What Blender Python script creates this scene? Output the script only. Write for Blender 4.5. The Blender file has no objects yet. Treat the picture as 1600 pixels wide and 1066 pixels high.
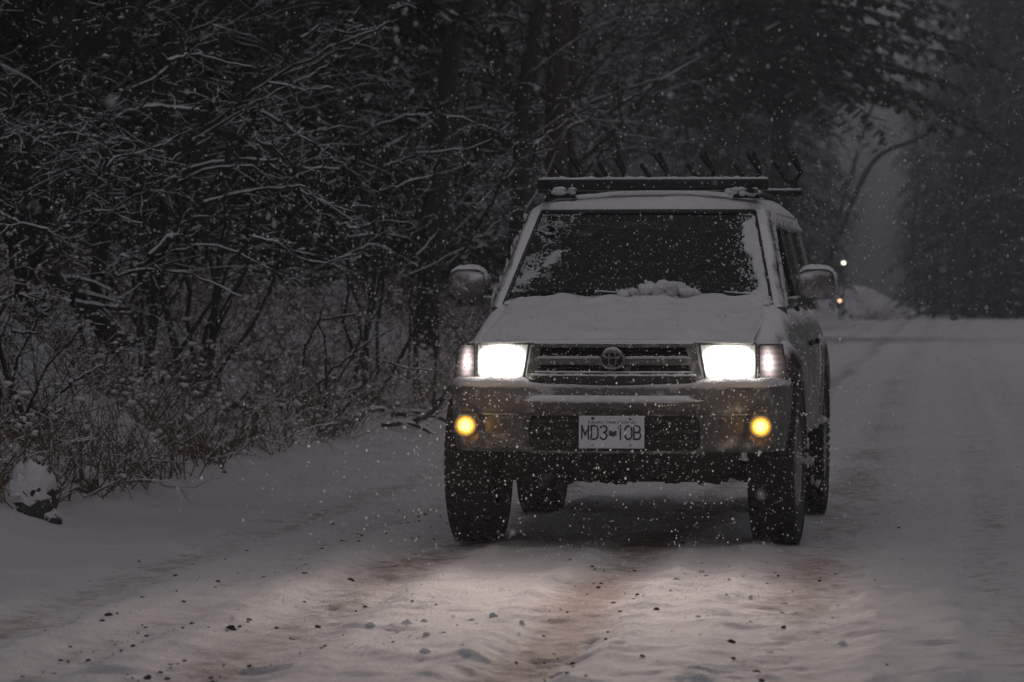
import bpy, bmesh, math, random
import numpy as np
from mathutils import Vector, Matrix

# ------------------------------------------------------------------ camera
scene = bpy.context.scene
C = scene.collection
R = math.radians
PI = math.pi
CAMZ, FPX = 1.23, 6480.0            # eye height, focal length in photo pixels
camd = bpy.data.cameras.new('camera')
cam = bpy.data.objects.new('camera', camd); C.objects.link(cam)
cam.location = (0, 0, CAMZ)
cam.rotation_euler = (R(90 - 0.76), 0, 0)
camd.sensor_width = 36.0
camd.lens = 36.0 * FPX / 1600.0
camd.clip_start = 0.1; camd.clip_end = 3000
camd.dof.use_dof = True
camd.dof.focus_distance = 19.4
camd.dof.aperture_fstop = 7.1
scene.camera = cam

# ------------------------------------------------------------------ sky, sun, exposure
SUN_EL, SUN_ROT = 74.0, 190.0     # thick cloud at dusk, its brightest part high overhead, a little behind the camera
world = bpy.data.worlds.new('World'); scene.world = world
world.use_nodes = True
wn = world.node_tree; wn.nodes.clear()
sky = wn.nodes.new('ShaderNodeTexSky'); sky.sky_type = 'NISHITA'
sky.sun_disc = False
sky.sun_elevation = R(SUN_EL); sky.sun_rotation = R(SUN_ROT)
sky.air_density = 1.0; sky.dust_density = 3.0; sky.ozone_density = 1.0
hs = wn.nodes.new('ShaderNodeHueSaturation'); hs.inputs['Saturation'].default_value = 0.12
bgd = wn.nodes.new('ShaderNodeBackground'); bgd.inputs['Strength'].default_value = 0.035
tint = wn.nodes.new('ShaderNodeMix'); tint.data_type = 'RGBA'; tint.blend_type = 'MULTIPLY'
tint.inputs['Factor'].default_value = 1.0
tint.inputs['B'].default_value = (1.0, 0.960, 1.02, 1)
wo = wn.nodes.new('ShaderNodeOutputWorld')
wn.links.new(sky.outputs[0], hs.inputs['Color'])
wn.links.new(hs.outputs[0], tint.inputs['A'])
wn.links.new(tint.outputs['Result'], bgd.inputs['Color'])
wn.links.new(bgd.outputs[0], wo.inputs['Surface'])
sund = bpy.data.lights.new('sun', 'SUN'); sund.energy = 0.055; sund.angle = R(50)
sund.color = (1.0, 0.955, 0.985)
sun = bpy.data.objects.new('sun', sund); C.objects.link(sun)
sun.rotation_euler = (R(SUN_EL-90), 0, R(-SUN_ROT))
scene.render.engine = 'CYCLES'
scene.view_settings.view_transform = 'Standard'
scene.view_settings.look = 'None'
scene.view_settings.exposure = 0.0
scene.view_settings.gamma = 1.0
scene.view_settings.use_curve_mapping = False
scene.cycles.max_bounces = 4
scene.cycles.diffuse_bounces = 2
scene.cycles.glossy_bounces = 2
scene.cycles.volume_bounces = 0
scene.cycles.use_adaptive_sampling = True
scene.cycles.adaptive_threshold = 0.035
scene.cycles.adaptive_min_samples = 16
scene.cycles.use_denoising = True
scene.cycles.sample_clamp_indirect = 3.0
scene.cycles.sample_clamp_direct = 6.0
scene.cycles.transparent_max_bounces = 8

# ------------------------------------------------------------------ helpers
rnd = random.Random(11)

def tag(o, label=None, cat=None, group=None, kind=None):
    if label: o['label'] = label
    if cat: o['category'] = cat
    if group: o['group'] = group
    if kind: o['kind'] = kind
    return o

def empty(name, loc=(0, 0, 0), rz=0.0, parent=None):
    o = bpy.data.objects.new(name, None); C.objects.link(o)
    o.location = loc; o.rotation_euler = (0, 0, rz); o.empty_display_size = 0.2
    if parent: o.parent = parent
    return o

CS = {n: [(math.cos(2*PI*j/n+PI/2), math.sin(2*PI*j/n+PI/2)) for j in range(n)] for n in range(3, 33)}
class MB:
    def __init__(self): self.v = []; self.f = []
    def quad(self, a, b, c, d):
        n = len(self.v); self.v += [a, b, c, d]; self.f.append((n, n+1, n+2, n+3))
    def poly(self, pts):
        n = len(self.v); self.v += list(pts); self.f.append(tuple(range(n, n+len(pts))))
    def box(self, c, s, rz=0.0, bev=0.0):
        cx, cy, cz = c; hx, hy, hz = s[0]/2, s[1]/2, s[2]/2
        cr, sr = math.cos(rz), math.sin(rz)
        if bev <= 0:
            P = [(x, y, z) for z in (-hz, hz) for (x, y) in ((-hx, -hy), (hx, -hy), (hx, hy), (-hx, hy))]
            F = [(3, 2, 1, 0), (4, 5, 6, 7), (0, 1, 5, 4), (1, 2, 6, 5), (2, 3, 7, 6), (3, 0, 4, 7)]
        else:
            b = min(bev, hx*.9, hy*.9, hz*.9); P = []; 
            for z, k in ((-hz, b), (-hz+b, 0), (hz-b, 0), (hz, b)):
                x1, y1 = hx-k, hy-k; c_ = b*0.6
                P += [(-x1+c_, -y1, z), (x1-c_, -y1, z), (x1, -y1+c_, z), (x1, y1-c_, z), (x1-c_, y1, z), (-x1+c_, y1, z), (-x1, y1-c_, z), (-x1, -y1+c_, z)]
            F = [tuple(range(7, -1, -1)), tuple(range(24, 32))]
            for r in range(3):
                for i in range(8):
                    j = (i+1) % 8
                    F.append((r*8+i, r*8+j, r*8+8+j, r*8+8+i))
        n = len(self.v)
        self.v += [(cx+x*cr-y*sr, cy+x*sr+y*cr, cz+z) for x, y, z in P]
        self.f += [tuple(n+i for i in f) for f in F]
    def tube(self, pts, rads, n=3, cap=True):
        m = len(pts); base = len(self.v); V = self.v; cs = CS[n]; sq = math.sqrt
        const = not hasattr(rads, '__len__')
        for i in range(m):
            a = pts[i-1] if i else pts[0]; b = pts[i+1] if i < m-1 else pts[m-1]
            tx = b[0]-a[0]; ty = b[1]-a[1]; tz = b[2]-a[2]
            h = tx*tx+ty*ty; l = sq(h+tz*tz) or 1.0
            if h > .13*l*l:
                h = sq(h); sx = ty/h; sy = -tx/h; sz = 0.0
            else:
                h = sq(ty*ty+tz*tz) or 1.0; sx = 0.0; sy = tz/h; sz = -ty/h
            tx /= l; ty /= l; tz /= l
            ux = sy*tz-sz*ty; uy = sz*tx-sx*tz; uz = sx*ty-sy*tx
            x, y, z = pts[i]; r = rads if const else rads[i]
            for c_, s_ in cs:
                c_ *= r; s_ *= r
                V.append((x+sx*c_+ux*s_, y+sy*c_+uy*s_, z+sz*c_+uz*s_))
        F = self.f
        for i in range(m-1):
            q = base+i*n
            for j in range(n-1): F.append((q+j, q+j+1, q+n+j+1, q+n+j))
            F.append((q+n-1, q, q+n, q+n+n-1))
        if cap and n > 2:
            F.append(tuple(base+j for j in range(n-1, -1, -1)))
            F.append(tuple(base+(m-1)*n+j for j in range(n)))
    def ridge(self, pts, rads):
        """snow lying along a branch: a ridged strip, open below"""
        m = len(pts); base = len(self.v); V = self.v; F = self.f
        for i in range(m):
            a = pts[i-1] if i else pts[0]; b = pts[i+1] if i < m-1 else pts[m-1]
            tx = b[0]-a[0]; ty = b[1]-a[1]; h = math.sqrt(tx*tx+ty*ty) or 1.0
            x, y, z = pts[i]; r = rads[i]; sx = ty/h*r; sy = -tx/h*r
            V.append((x-sx, y-sy, z-r*.35)); V.append((x, y, z+r*.9)); V.append((x+sx, y+sy, z-r*.35))
            if i:
                q = base+i*3; F.append((q-3, q-2, q+1, q)); F.append((q-2, q-1, q+2, q+1))
    def loft(self, rings, closed=True, caps=True):
        base = len(self.v); n = len(rings[0])
        for r in rings: self.v += list(r)
        for i in range(len(rings)-1):
            for j in range(n if closed else n-1):
                k = (j+1) % n
                self.f.append((base+i*n+j, base+i*n+k, base+i*n+n+k, base+i*n+n+j))
        if caps and closed:
            self.f.append(tuple(base+j for j in range(n-1, -1, -1)))
            self.f.append(tuple(base+(len(rings)-1)*n+j for j in range(n)))
    def grid(self, P):          # P[i][j] points
        base = len(self.v); m = len(P); n = len(P[0])
        for r in P: self.v += list(r)
        for i in range(m-1):
            for j in range(n-1):
                self.f.append((base+i*n+j, base+i*n+j+1, base+i*n+n+j+1, base+i*n+n+j))
    def extrude(self, poly, vec):       # closed prism from planar polygon
        n = len(poly); b = len(self.v)
        self.v += [tuple(p) for p in poly] + [(p[0]+vec[0], p[1]+vec[1], p[2]+vec[2]) for p in poly]
        self.f.append(tuple(b+i for i in range(n-1, -1, -1))); self.f.append(tuple(b+n+i for i in range(n)))
        for i in range(n):
            j = (i+1) % n; self.f.append((b+i, b+j, b+n+j, b+n+i))
    def blob(self, c, r, rg, seed_rough=0.25, nu=7, nv=5):
        b = len(self.v); rx, ry, rz = r
        for i in range(nv+1):
            ph = PI*i/nv
            for j in range(nu):
                th = 2*PI*j/nu
                k = 1+rg.uniform(-seed_rough, seed_rough)
                self.v.append((c[0]+rx*k*math.sin(ph)*math.cos(th), c[1]+ry*k*math.sin(ph)*math.sin(th), c[2]+rz*k*math.cos(ph)))
        for i in range(nv):
            for j in range(nu):
                k = (j+1) % nu
                self.f.append((b+i*nu+j, b+i*nu+nu+j, b+i*nu+nu+k, b+i*nu+k))
    def mesh(self, name, mat=None, smooth=False, fix=False):
        me = bpy.data.meshes.new(name)
        me.from_pydata(self.v, [], self.f); me.validate(); me.update()
        if fix:
            bm = bmesh.new(); bm.from_mesh(me)
            bmesh.ops.remove_doubles(bm, verts=bm.verts, dist=1e-5)
            bmesh.ops.recalc_face_normals(bm, faces=bm.faces)
            bm.to_mesh(me); bm.free()
        if mat: me.materials.append(mat)
        if smooth: me.polygons.foreach_set('use_smooth', [True]*len(me.polygons))
        return me
    def build(self, name, mat, parent=None, smooth=False, fix=False, loc=None):
        o = bpy.data.objects.new(name, self.mesh(name, mat, smooth, fix)); C.objects.link(o)
        if parent: o.parent = parent
        if loc: o.location = loc
        return o

def autosmooth(o, ang=35):
    me = o.data
    me.polygons.foreach_set('use_smooth', [True]*len(me.polygons))
    me.set_sharp_from_angle(angle=R(ang))
    return o

def subdiv(o, lv=1):
    m = o.modifiers.new('subdiv', 'SUBSURF'); m.levels = lv; m.render_levels = lv
    return o

def copy_tree(o, parent=None):
    c = o.copy(); C.objects.link(c); c.parent = parent
    for ch in o.children: copy_tree(ch, c)
    return c

def lerp_table(tab, t):
    if t <= tab[0][0]: return tab[0][1]
    for (a, va), (b, vb) in zip(tab, tab[1:]):
        if t <= b:
            k = (t-a)/(b-a); k = k*k*(3-2*k)*0.5+k*0.5
            return va+(vb-va)*k
    return tab[-1][1]

def at(px, py, Y):          # a place in the world seen at this direction and distance
    return ((px-800)/FPX*Y, Y, CAMZ-(py-447)/FPX*Y)

# ---- numpy value noise
def _hs(a, b, seed):
    n = (a*374761393 + b*668265263 + seed*1442695041) & 0x7fffffff
    n = ((n ^ (n >> 13))*1274126177) & 0x7fffffff
    return ((n ^ (n >> 16)) & 0xffff)/32767.5-1.0
def vnoise(x, y, seed=0):
    if not (isinstance(x, np.ndarray) and x.ndim) and not (isinstance(y, np.ndarray) and y.ndim):
        x = float(x); y = float(y); xi = math.floor(x); yi = math.floor(y); fx = x-xi; fy = y-yi
        fx = fx*fx*fx*(fx*(fx*6-15)+10); fy = fy*fy*fy*(fy*(fy*6-15)+10)
        return (_hs(xi, yi, seed)*(1-fx)+_hs(xi+1, yi, seed)*fx)*(1-fy)+(_hs(xi, yi+1, seed)*(1-fx)+_hs(xi+1, yi+1, seed)*fx)*fy
    x = np.asarray(x, dtype=np.float64); y = np.asarray(y, dtype=np.float64)
    xi = np.floor(x).astype(np.int64); yi = np.floor(y).astype(np.int64)
    fx = x-xi; fy = y-yi
    fx = fx*fx*fx*(fx*(fx*6-15)+10); fy = fy*fy*fy*(fy*(fy*6-15)+10)
    def h(a, b):
        n = (a*374761393 + b*668265263 + seed*1442695041) & 0x7fffffff
        n = ((n ^ (n >> 13))*1274126177) & 0x7fffffff
        n = (n ^ (n >> 16)) & 0xffff
        return n/32767.5-1.0
    a = h(xi, yi); b = h(xi+1, yi); c = h(xi, yi+1); d = h(xi+1, yi+1)
    return (a*(1-fx)+b*fx)*(1-fy)+(c*(1-fx)+d*fx)*fy
def fbm(x, y, oct=4, seed=0):
    s = 0; a = 0.5; 
    for i in range(oct):
        s = s+a*vnoise(x*2**i+17.3*i, y*2**i-9.1*i, seed+i); a *= 0.5
    return s
def sstep(a, b, x):
    if isinstance(x, (float, int)):
        t = min(1.0, max(0.0, (x-a)/(b-a))); return t*t*(3-2*t)
    t = np.clip((x-a)/(b-a), 0, 1); return t*t*(3-2*t)

# ------------------------------------------------------------------ materials
def new_mat(name):
    m = bpy.data.materials.new(name); m.use_nodes = True
    nt = m.node_tree; nt.nodes.clear()
    out = nt.nodes.new('ShaderNodeOutputMaterial')
    return m, nt, out
def N(nt, t, **kw):
    n = nt.nodes.new(t)
    for k, v in kw.items():
        if k.startswith('i_'):
            n.inputs[k[2:].replace('_', ' ')].default_value = v
        else: setattr(n, k, v)
    return n
def noise_node(nt, scale, detail=4, rough=0.55, coord='Object'):
    tc = nt.nodes.new('ShaderNodeTexCoord')
    n = nt.nodes.new('ShaderNodeTexNoise'); n.inputs['Scale'].default_value = scale
    n.inputs['Detail'].default_value = detail; n.inputs['Roughness'].default_value = rough
    nt.links.new(tc.outputs[coord], n.inputs['Vector'])
    return n
def ramp(nt, a, b, ca=(0, 0, 0, 1), cb=(1, 1, 1, 1)):
    r = nt.nodes.new('ShaderNodeValToRGB')
    r.color_ramp.elements[0].position = a; r.color_ramp.elements[0].color = ca
    r.color_ramp.elements[1].position = b; r.color_ramp.elements[1].color = cb
    return r

def basic(name, col, rough=0.6, metal=0.0, var=0.25, vscale=6.0, bump=0.0, bscale=60.0, spec=0.5):
    m, nt, out = new_mat(name); L = nt.links
    p = N(nt, 'ShaderNodeBsdfPrincipled'); p.inputs['Roughness'].default_value = rough
    p.inputs['Metallic'].default_value = metal; p.inputs['Specular IOR Level'].default_value = spec
    if var > 0:
        n = noise_node(nt, vscale)
        r = ramp(nt, 0.3, 0.7, tuple(c*(1-var) for c in col)+(1,), tuple(min(1, c*(1+var)) for c in col)+(1,))
        L.new(n.outputs['Fac'], r.inputs['Fac']); L.new(r.outputs[0], p.inputs['Base Color'])
    else: p.inputs['Base Color'].default_value = tuple(col)+(1,)
    if bump > 0:
        n2 = noise_node(nt, bscale, 5); b = N(nt, 'ShaderNodeBump'); b.inputs['Strength'].default_value = bump
        b.inputs['Distance'].default_value = 0.01
        L.new(n2.outputs['Fac'], b.inputs['Height']); L.new(b.outputs[0], p.inputs['Normal'])
    L.new(p.outputs[0], out.inputs['Surface'])
    return m

SNOWC = (0.80, 0.79, 0.80)
M = {}
M['snow'] = basic('snow', SNOWC, 0.75, var=0.07, vscale=7, bump=1.0, bscale=110, spec=0.2)
M['twig_snow'] = basic('twig_snow', (0.74, 0.73, 0.75), 0.8, var=0.08, vscale=4, spec=0.1)
M['bark'] = basic('bark', (0.030, 0.026, 0.024), 0.9, var=0.4, vscale=9, bump=0.8, bscale=50)
M['bark_red'] = basic('bark_red', (0.060, 0.043, 0.038), 0.9, var=0.45, vscale=7, bump=0.8, bscale=40)
M['twig'] = basic('twig', (0.034, 0.028, 0.025), 0.9, var=0.35, vscale=3)
M['weed'] = basic('weed', (0.115, 0.074, 0.042), 0.9, var=0.45, vscale=2.5)
M['needle'] = basic('needle', (0.016, 0.021, 0.016), 0.9, var=0.4, vscale=1.2)
M['stone'] = basic('stone', (0.045, 0.043, 0.042), 0.9, var=0.4, vscale=14, bump=0.8, bscale=30)
M['dirt'] = basic('dirt', (0.045, 0.036, 0.031), 0.95, var=0.4, vscale=20)
M['rubber'] = basic('rubber', (0.014, 0.014, 0.014), 0.85, var=0.3, vscale=20, bump=0.4, bscale=80)
M['black_plastic'] = basic('black_plastic', (0.018, 0.018, 0.019), 0.6, var=0.2, vscale=12)
M['under'] = basic('underbody_black', (0.010, 0.010, 0.010), 0.9, var=0.3)
M['interior'] = basic('interior_grey', (0.030, 0.032, 0.032), 0.85, var=0.2)
M['chrome'] = basic('dull_chrome', (0.30, 0.30, 0.30), 0.35, metal=0.9, var=0.1)
M['alloy'] = basic('alloy', (0.22, 0.22, 0.22), 0.45, metal=0.8, var=0.15)
M['rack'] = basic('rack_black', (0.010, 0.010, 0.011), 0.55, var=0.2)
M['plate'] = basic('plate_white', (0.72, 0.71, 0.75), 0.5, var=0.05)
M['plate_blue'] = basic('plate_blue', (0.018, 0.02, 0.05), 0.5, var=0)
M['print_grey'] = basic('print_grey', (0.30, 0.30, 0.30), 0.5, var=0)
M['bezel'] = basic('lamp_bezel', (0.12, 0.12, 0.115), 0.5, var=0.1)
M['amber'] = basic('amber_lens', (0.45, 0.16, 0.02), 0.3, var=0.1)
M['signal'] = basic('signal_lens', (.085, .062, .052), 0.35, var=0.2, vscale=30)
M['tail'] = basic('tail_lens', (.16, .012, .010), .3, var=.1)
M['mirror'] = basic('mirror_face', (0.5, 0.5, 0.5), 0.05, metal=1.0, var=0)

def emit(name, col, st):
    m, nt, out = new_mat(name)
    e = N(nt, 'ShaderNodeEmission'); e.inputs['Color'].default_value = tuple(col)+(1,); e.inputs['Strength'].default_value = st
    nt.links.new(e.outputs[0], out.inputs['Surface']); return m
def lens_mat(name='headlight_glow', col=(1.0, .95, .87, 1)):
    m, nt, out = new_mat(name); L = nt.links
    at_ = N(nt, 'ShaderNodeAttribute', attribute_name='hot'); e = N(nt, 'ShaderNodeEmission'); e.inputs['Color'].default_value = col
    L.new(at_.outputs['Fac'], e.inputs['Strength']); L.new(e.outputs[0], out.inputs['Surface']); return m
M['lamp_white'] = lens_mat()
M['marker'] = lens_mat('marker_lens_lit', (1.0, .80, .78, 1))
M['fog_lens'] = lens_mat('fog_lens_lit', (1.0, .43, .05, 1))
M['lamp_pink'] = emit('marker_bulb_glow', (1.0, 0.82, 0.80), 2.2)
M['lamp_amber'] = emit('fog_bulb_glow', (1.0, 0.60, 0.16), 40.0)
M['far_white'] = emit('far_lamp_white', (1.0, 0.93, 0.72), 5.0)
M['far_orange'] = emit('far_lamp_orange', (1.0, 0.60, 0.32), 4.0)

def glass(name, tintv, mixv):
    m, nt, out = new_mat(name); L = nt.links
    t = N(nt, 'ShaderNodeBsdfTransparent'); t.inputs['Color'].default_value = tintv+(1,)
    g = N(nt, 'ShaderNodeBsdfGlossy'); g.inputs['Roughness'].default_value = 0.06
    d = N(nt, 'ShaderNodeBsdfDiffuse'); d.inputs['Color'].default_value = (0.5, 0.5, 0.5, 1)
    fr = N(nt, 'ShaderNodeFresnel'); fr.inputs['IOR'].default_value = 1.45
    mx = N(nt, 'ShaderNodeMixShader'); L.new(fr.outputs[0], mx.inputs[0]); L.new(t.outputs[0], mx.inputs[1]); L.new(g.outputs[0], mx.inputs[2])
    n = noise_node(nt, 30, 6, 0.7); r = ramp(nt, 0.55, 0.8, (0, 0, 0, 1), (mixv, mixv, mixv, 1)); L.new(n.outputs['Fac'], r.inputs['Fac'])
    m2 = N(nt, 'ShaderNodeMixShader'); L.new(r.outputs[0], m2.inputs[0]); L.new(mx.outputs[0], m2.inputs[1]); L.new(d.outputs[0], m2.inputs[2])
    L.new(m2.outputs[0], out.inputs['Surface']); return m
M['glass'] = glass('windshield_glass', (0.55, 0.62, 0.60), 0.10)
M['glass_dark'] = glass('side_glass', (0.22, 0.24, 0.24), 0.25)

def paint(name, col, lo, hi, up_lo, up_hi, rough=0.45, metal=0.25, scale=5.0):
    """car paint with blown snow and road film stuck to it; more of it on faces that look up"""
    m, nt, out = new_mat(name); L = nt.links
    p = N(nt, 'ShaderNodeBsdfPrincipled'); p.inputs['Roughness'].default_value = rough; p.inputs['Metallic'].default_value = metal
    s = N(nt, 'ShaderNodeBsdfPrincipled'); s.inputs['Base Color'].default_value = SNOWC+(1,); s.inputs['Roughness'].default_value = 0.8
    nd = noise_node(nt, 9, 5); rd = ramp(nt, 0.35, 0.7, tuple(c*0.72 for c in col)+(1,), tuple(c*1.2 for c in col)+(1,))
    L.new(nd.outputs['Fac'], rd.inputs['Fac']); L.new(rd.outputs[0], p.inputs['Base Color'])
    n = noise_node(nt, scale, 8, 0.68)
    g = N(nt, 'ShaderNodeNewGeometry'); sx = N(nt, 'ShaderNodeSeparateXYZ'); L.new(g.outputs['Normal'], sx.inputs[0])
    up = N(nt, 'ShaderNodeMapRange'); up.inputs['From Min'].default_value = up_lo; up.inputs['From Max'].default_value = up_hi
    up.inputs['To Min'].default_value = 0.0; up.inputs['To Max'].default_value = 0.45
    L.new(sx.outputs['Z'], up.inputs['Value'])
    ad = N(nt, 'ShaderNodeMath', operation='ADD'); L.new(n.outputs['Fac'], ad.inputs[0]); L.new(up.outputs[0], ad.inputs[1])
    r = ramp(nt, lo, hi); L.new(ad.outputs[0], r.inputs['Fac'])
    b = N(nt, 'ShaderNodeBump'); b.inputs['Strength'].default_value = 0.6; b.inputs['Distance'].default_value = 0.01
    L.new(r.outputs[0], b.inputs['Height']); L.new(b.outputs[0], s.inputs['Normal'])
    mx = N(nt, 'ShaderNodeMixShader'); L.new(r.outputs[0], mx.inputs[0]); L.new(p.outputs[0], mx.inputs[1]); L.new(s.outputs[0], mx.inputs[2])
    L.new(mx.outputs[0], out.inputs['Surface']); return m
M['paint'] = paint('car_paint', (0.18, 0.17, 0.15), 0.52, 0.78, 0.35, 0.85)
M['bumper'] = paint('bumper_paint', (0.135, 0.13, 0.122), 0.55, 0.82, 0.35, 0.8, rough=0.7, metal=0.0, scale=9)
M['mirror_paint'] = paint('mirror_paint', (0.20, 0.19, 0.175), 0.50, 0.80, 0.0, 0.7, rough=0.6, metal=0.0, scale=12)
M['grille_paint'] = paint('grille_paint', (0.15, 0.145, 0.13), 0.55, 0.78, 0.3, 0.8, scale=14)

def ground_mat():
    m, nt, out = new_mat('snow_ground'); L = nt.links
    p = N(nt, 'ShaderNodeBsdfPrincipled'); p.inputs['Roughness'].default_value = 0.8; p.inputs['Specular IOR Level'].default_value = 0.15
    at_ = N(nt, 'ShaderNodeAttribute', attribute_name='dirt')  # track dirt with painted rut shade mixed in
    n = noise_node(nt, 9, 8, 0.7); n2 = noise_node(nt, 1.1, 4)
    mul = N(nt, 'ShaderNodeMath', operation='MULTIPLY_ADD'); mul.inputs[1].default_value = 2.2; mul.inputs[2].default_value = -1.15
    L.new(n.outputs['Fac'], mul.inputs[0])
    ad = N(nt, 'ShaderNodeMath', operation='ADD'); L.new(at_.outputs['Fac'], ad.inputs[0]); L.new(mul.outputs[0], ad.inputs[1])
    r = ramp(nt, 0.16, 0.80); L.new(ad.outputs[0], r.inputs['Fac'])
    sn = ramp(nt, 0.3, 0.7, (0.76, 0.745, 0.765, 1), (0.84, 0.83, 0.84, 1)); L.new(n2.outputs['Fac'], sn.inputs['Fac'])
    mx = N(nt, 'ShaderNodeMix', data_type='RGBA'); L.new(r.outputs[0], mx.inputs['Factor']); L.new(sn.outputs[0], mx.inputs['A'])
    mx.inputs['B'].default_value = (0.37, 0.295, 0.27, 1)
    lt = N(nt, 'ShaderNodeAttribute', attribute_name='floor_dark'); n3 = noise_node(nt, 3.5, 7, .65)  # wood floor coloured dark to stand for the gloom under the brush
    la = N(nt, 'ShaderNodeMath', operation='MULTIPLY_ADD'); la.inputs[1].default_value = 1.0; la.inputs[2].default_value = -.18
    L.new(lt.outputs['Fac'], la.inputs[0]); lb = N(nt, 'ShaderNodeMath', operation='SUBTRACT'); L.new(la.outputs[0], lb.inputs[0])
    lc = N(nt, 'ShaderNodeMath', operation='MULTIPLY'); lc.inputs[1].default_value = .6; L.new(n3.outputs['Fac'], lc.inputs[0]); L.new(lc.outputs[0], lb.inputs[1])
    lr = ramp(nt, .10, .30); L.new(lb.outputs[0], lr.inputs['Fac'])
    mx2 = N(nt, 'ShaderNodeMix', data_type='RGBA'); L.new(lr.outputs[0], mx2.inputs['Factor']); L.new(mx.outputs['Result'], mx2.inputs['A']); mx2.inputs['B'].default_value = (.045, .036, .030, 1)
    L.new(mx2.outputs['Result'], p.inputs['Base Color'])
    nb = noise_node(nt, 45, 8, 0.7); b = N(nt, 'ShaderNodeBump'); b.inputs['Strength'].default_value = 0.8; b.inputs['Distance'].default_value = 0.03
    nb2 = noise_node(nt, 190, 3, .7); b2 = N(nt, 'ShaderNodeBump'); b2.inputs['Strength'].default_value = .7; b2.inputs['Distance'].default_value = .008
    L.new(nb.outputs['Fac'], b.inputs['Height']); L.new(nb2.outputs['Fac'], b2.inputs['Height']); L.new(b.outputs[0], b2.inputs['Normal']); L.new(b2.outputs[0], p.inputs['Normal'])
    L.new(p.outputs[0], out.inputs['Surface']); return m
M['ground'] = ground_mat()

def flake_mat():
    m, nt, out = new_mat('snowflake'); L = nt.links
    d = N(nt, 'ShaderNodeBsdfDiffuse'); d.inputs['Color'].default_value = (0.9, 0.9, 0.9, 1)
    t = N(nt, 'ShaderNodeBsdfTranslucent'); t.inputs['Color'].default_value = (0.9, 0.9, 0.9, 1)
    mx = N(nt, 'ShaderNodeMixShader'); mx.inputs[0].default_value = 0.5
    L.new(d.outputs[0], mx.inputs[1]); L.new(t.outputs[0], mx.inputs[2]); L.new(mx.outputs[0], out.inputs['Surface']); return m
M['flake'] = flake_mat()

# ------------------------------------------------------------------ the ground: road and bank
TH = R(6.0); CT, ST = math.cos(TH), math.sin(TH)
EDGE = -4.38
TRACKS = [(-3.45, .17, .022, .50), (-2.95, .12, .014, .28), (-2.42, .20, .026, .66), (-1.45, .17, .030, .92), (-0.62, .22, .026, .58), (0.15, .15, .018, .34), (0.62, .16, .022, .42), (1.9, .18, .022, .40), (3.2, .2, .02, .3)]
def uv(X, Y): return X*CT-Y*ST, X*ST+Y*CT
def xy(u, v): return u*CT+v*ST, -u*ST+v*CT
def edge_at(v): return EDGE + 0.22*vnoise(v*0.33, 3.3, 5) + 0.10*vnoise(v*1.3, 8.1, 6)
def height_uv(u, v):
    e = edge_at(v)
    w = e-u
    z = 0.012*fbm(u*1.1, v*0.6, 4, 21) + 0.012*fbm(u*5, v*5, 3, 22)
    wob = 0.10*vnoise(v*0.22, 0.7, 31)
    fa = 0.6+0.8*fbm(u*8, v*8, 2, 12); fb_ = fbm(u*16, v*14, 2, 13)
    for (c, wd, d, k) in TRACKS:
        x = (u-c-wob-0.03*vnoise(v*1.7, c*9, 8))/wd
        rough = 0.55+0.45*vnoise(v*0.5, c*7, 9)
        z = z - 1.25*d*np.exp(-(x*x)**2*.8)*rough + 0.7*d*np.exp(-((np.abs(x)-1.35)/0.35)**2)*fa
        z = z + 0.018*np.exp(-x*x*.7)*fb_*rough
    mid = 0.011*sstep(0.12, 0.5, fbm(u*5.5, v*5.5, 4, 44))*sstep(EDGE-.3, EDGE+2, u)
    z = z + mid
    bank = 0.10*sstep(-0.25, 0.45, w) + 1.0*sstep(0.2, 2.4, w) + 0.10*np.clip(w-2.7, 0, 9)
    lump = (0.34*fbm(u*0.9, v*0.9, 4, 51) + 0.10*fbm(u*4, v*4, 3, 52))*sstep(0.1, 1.3, w)
    verge = 0.05*fbm(u*3, v*3, 3, 53)*sstep(-1.1, 0.3, w)
    w2 = u-4.8
    right = 0.35*sstep(0, 2.2, w2) + 0.2*fbm(u*.9, v*.9, 3, 54)*sstep(0.3, 2, w2)
    return z + bank + lump + verge + right
def height(X, Y):
    u, v = uv(X, Y); return float(height_uv(float(u), float(v)))
def dirt_shade_uv(u, v):
    wob = 0.10*vnoise(v*0.22, 0.7, 31); dd = 0*u
    for (c, wd, d, k) in TRACKS:
        x = (u-c-wob-0.03*vnoise(v*1.7, c*9, 8))/wd
        near = 0.6+0.4*(1-sstep(15, 45, v))
        dd = np.maximum(dd, k*np.exp(-x*x*1.1)*(0.85+0.4*vnoise(v*0.55, c*5, 61))*near)  # real track dirt, strengthened to stand in for weak rut shading
    return np.clip(dd, 0, 1)

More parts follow.
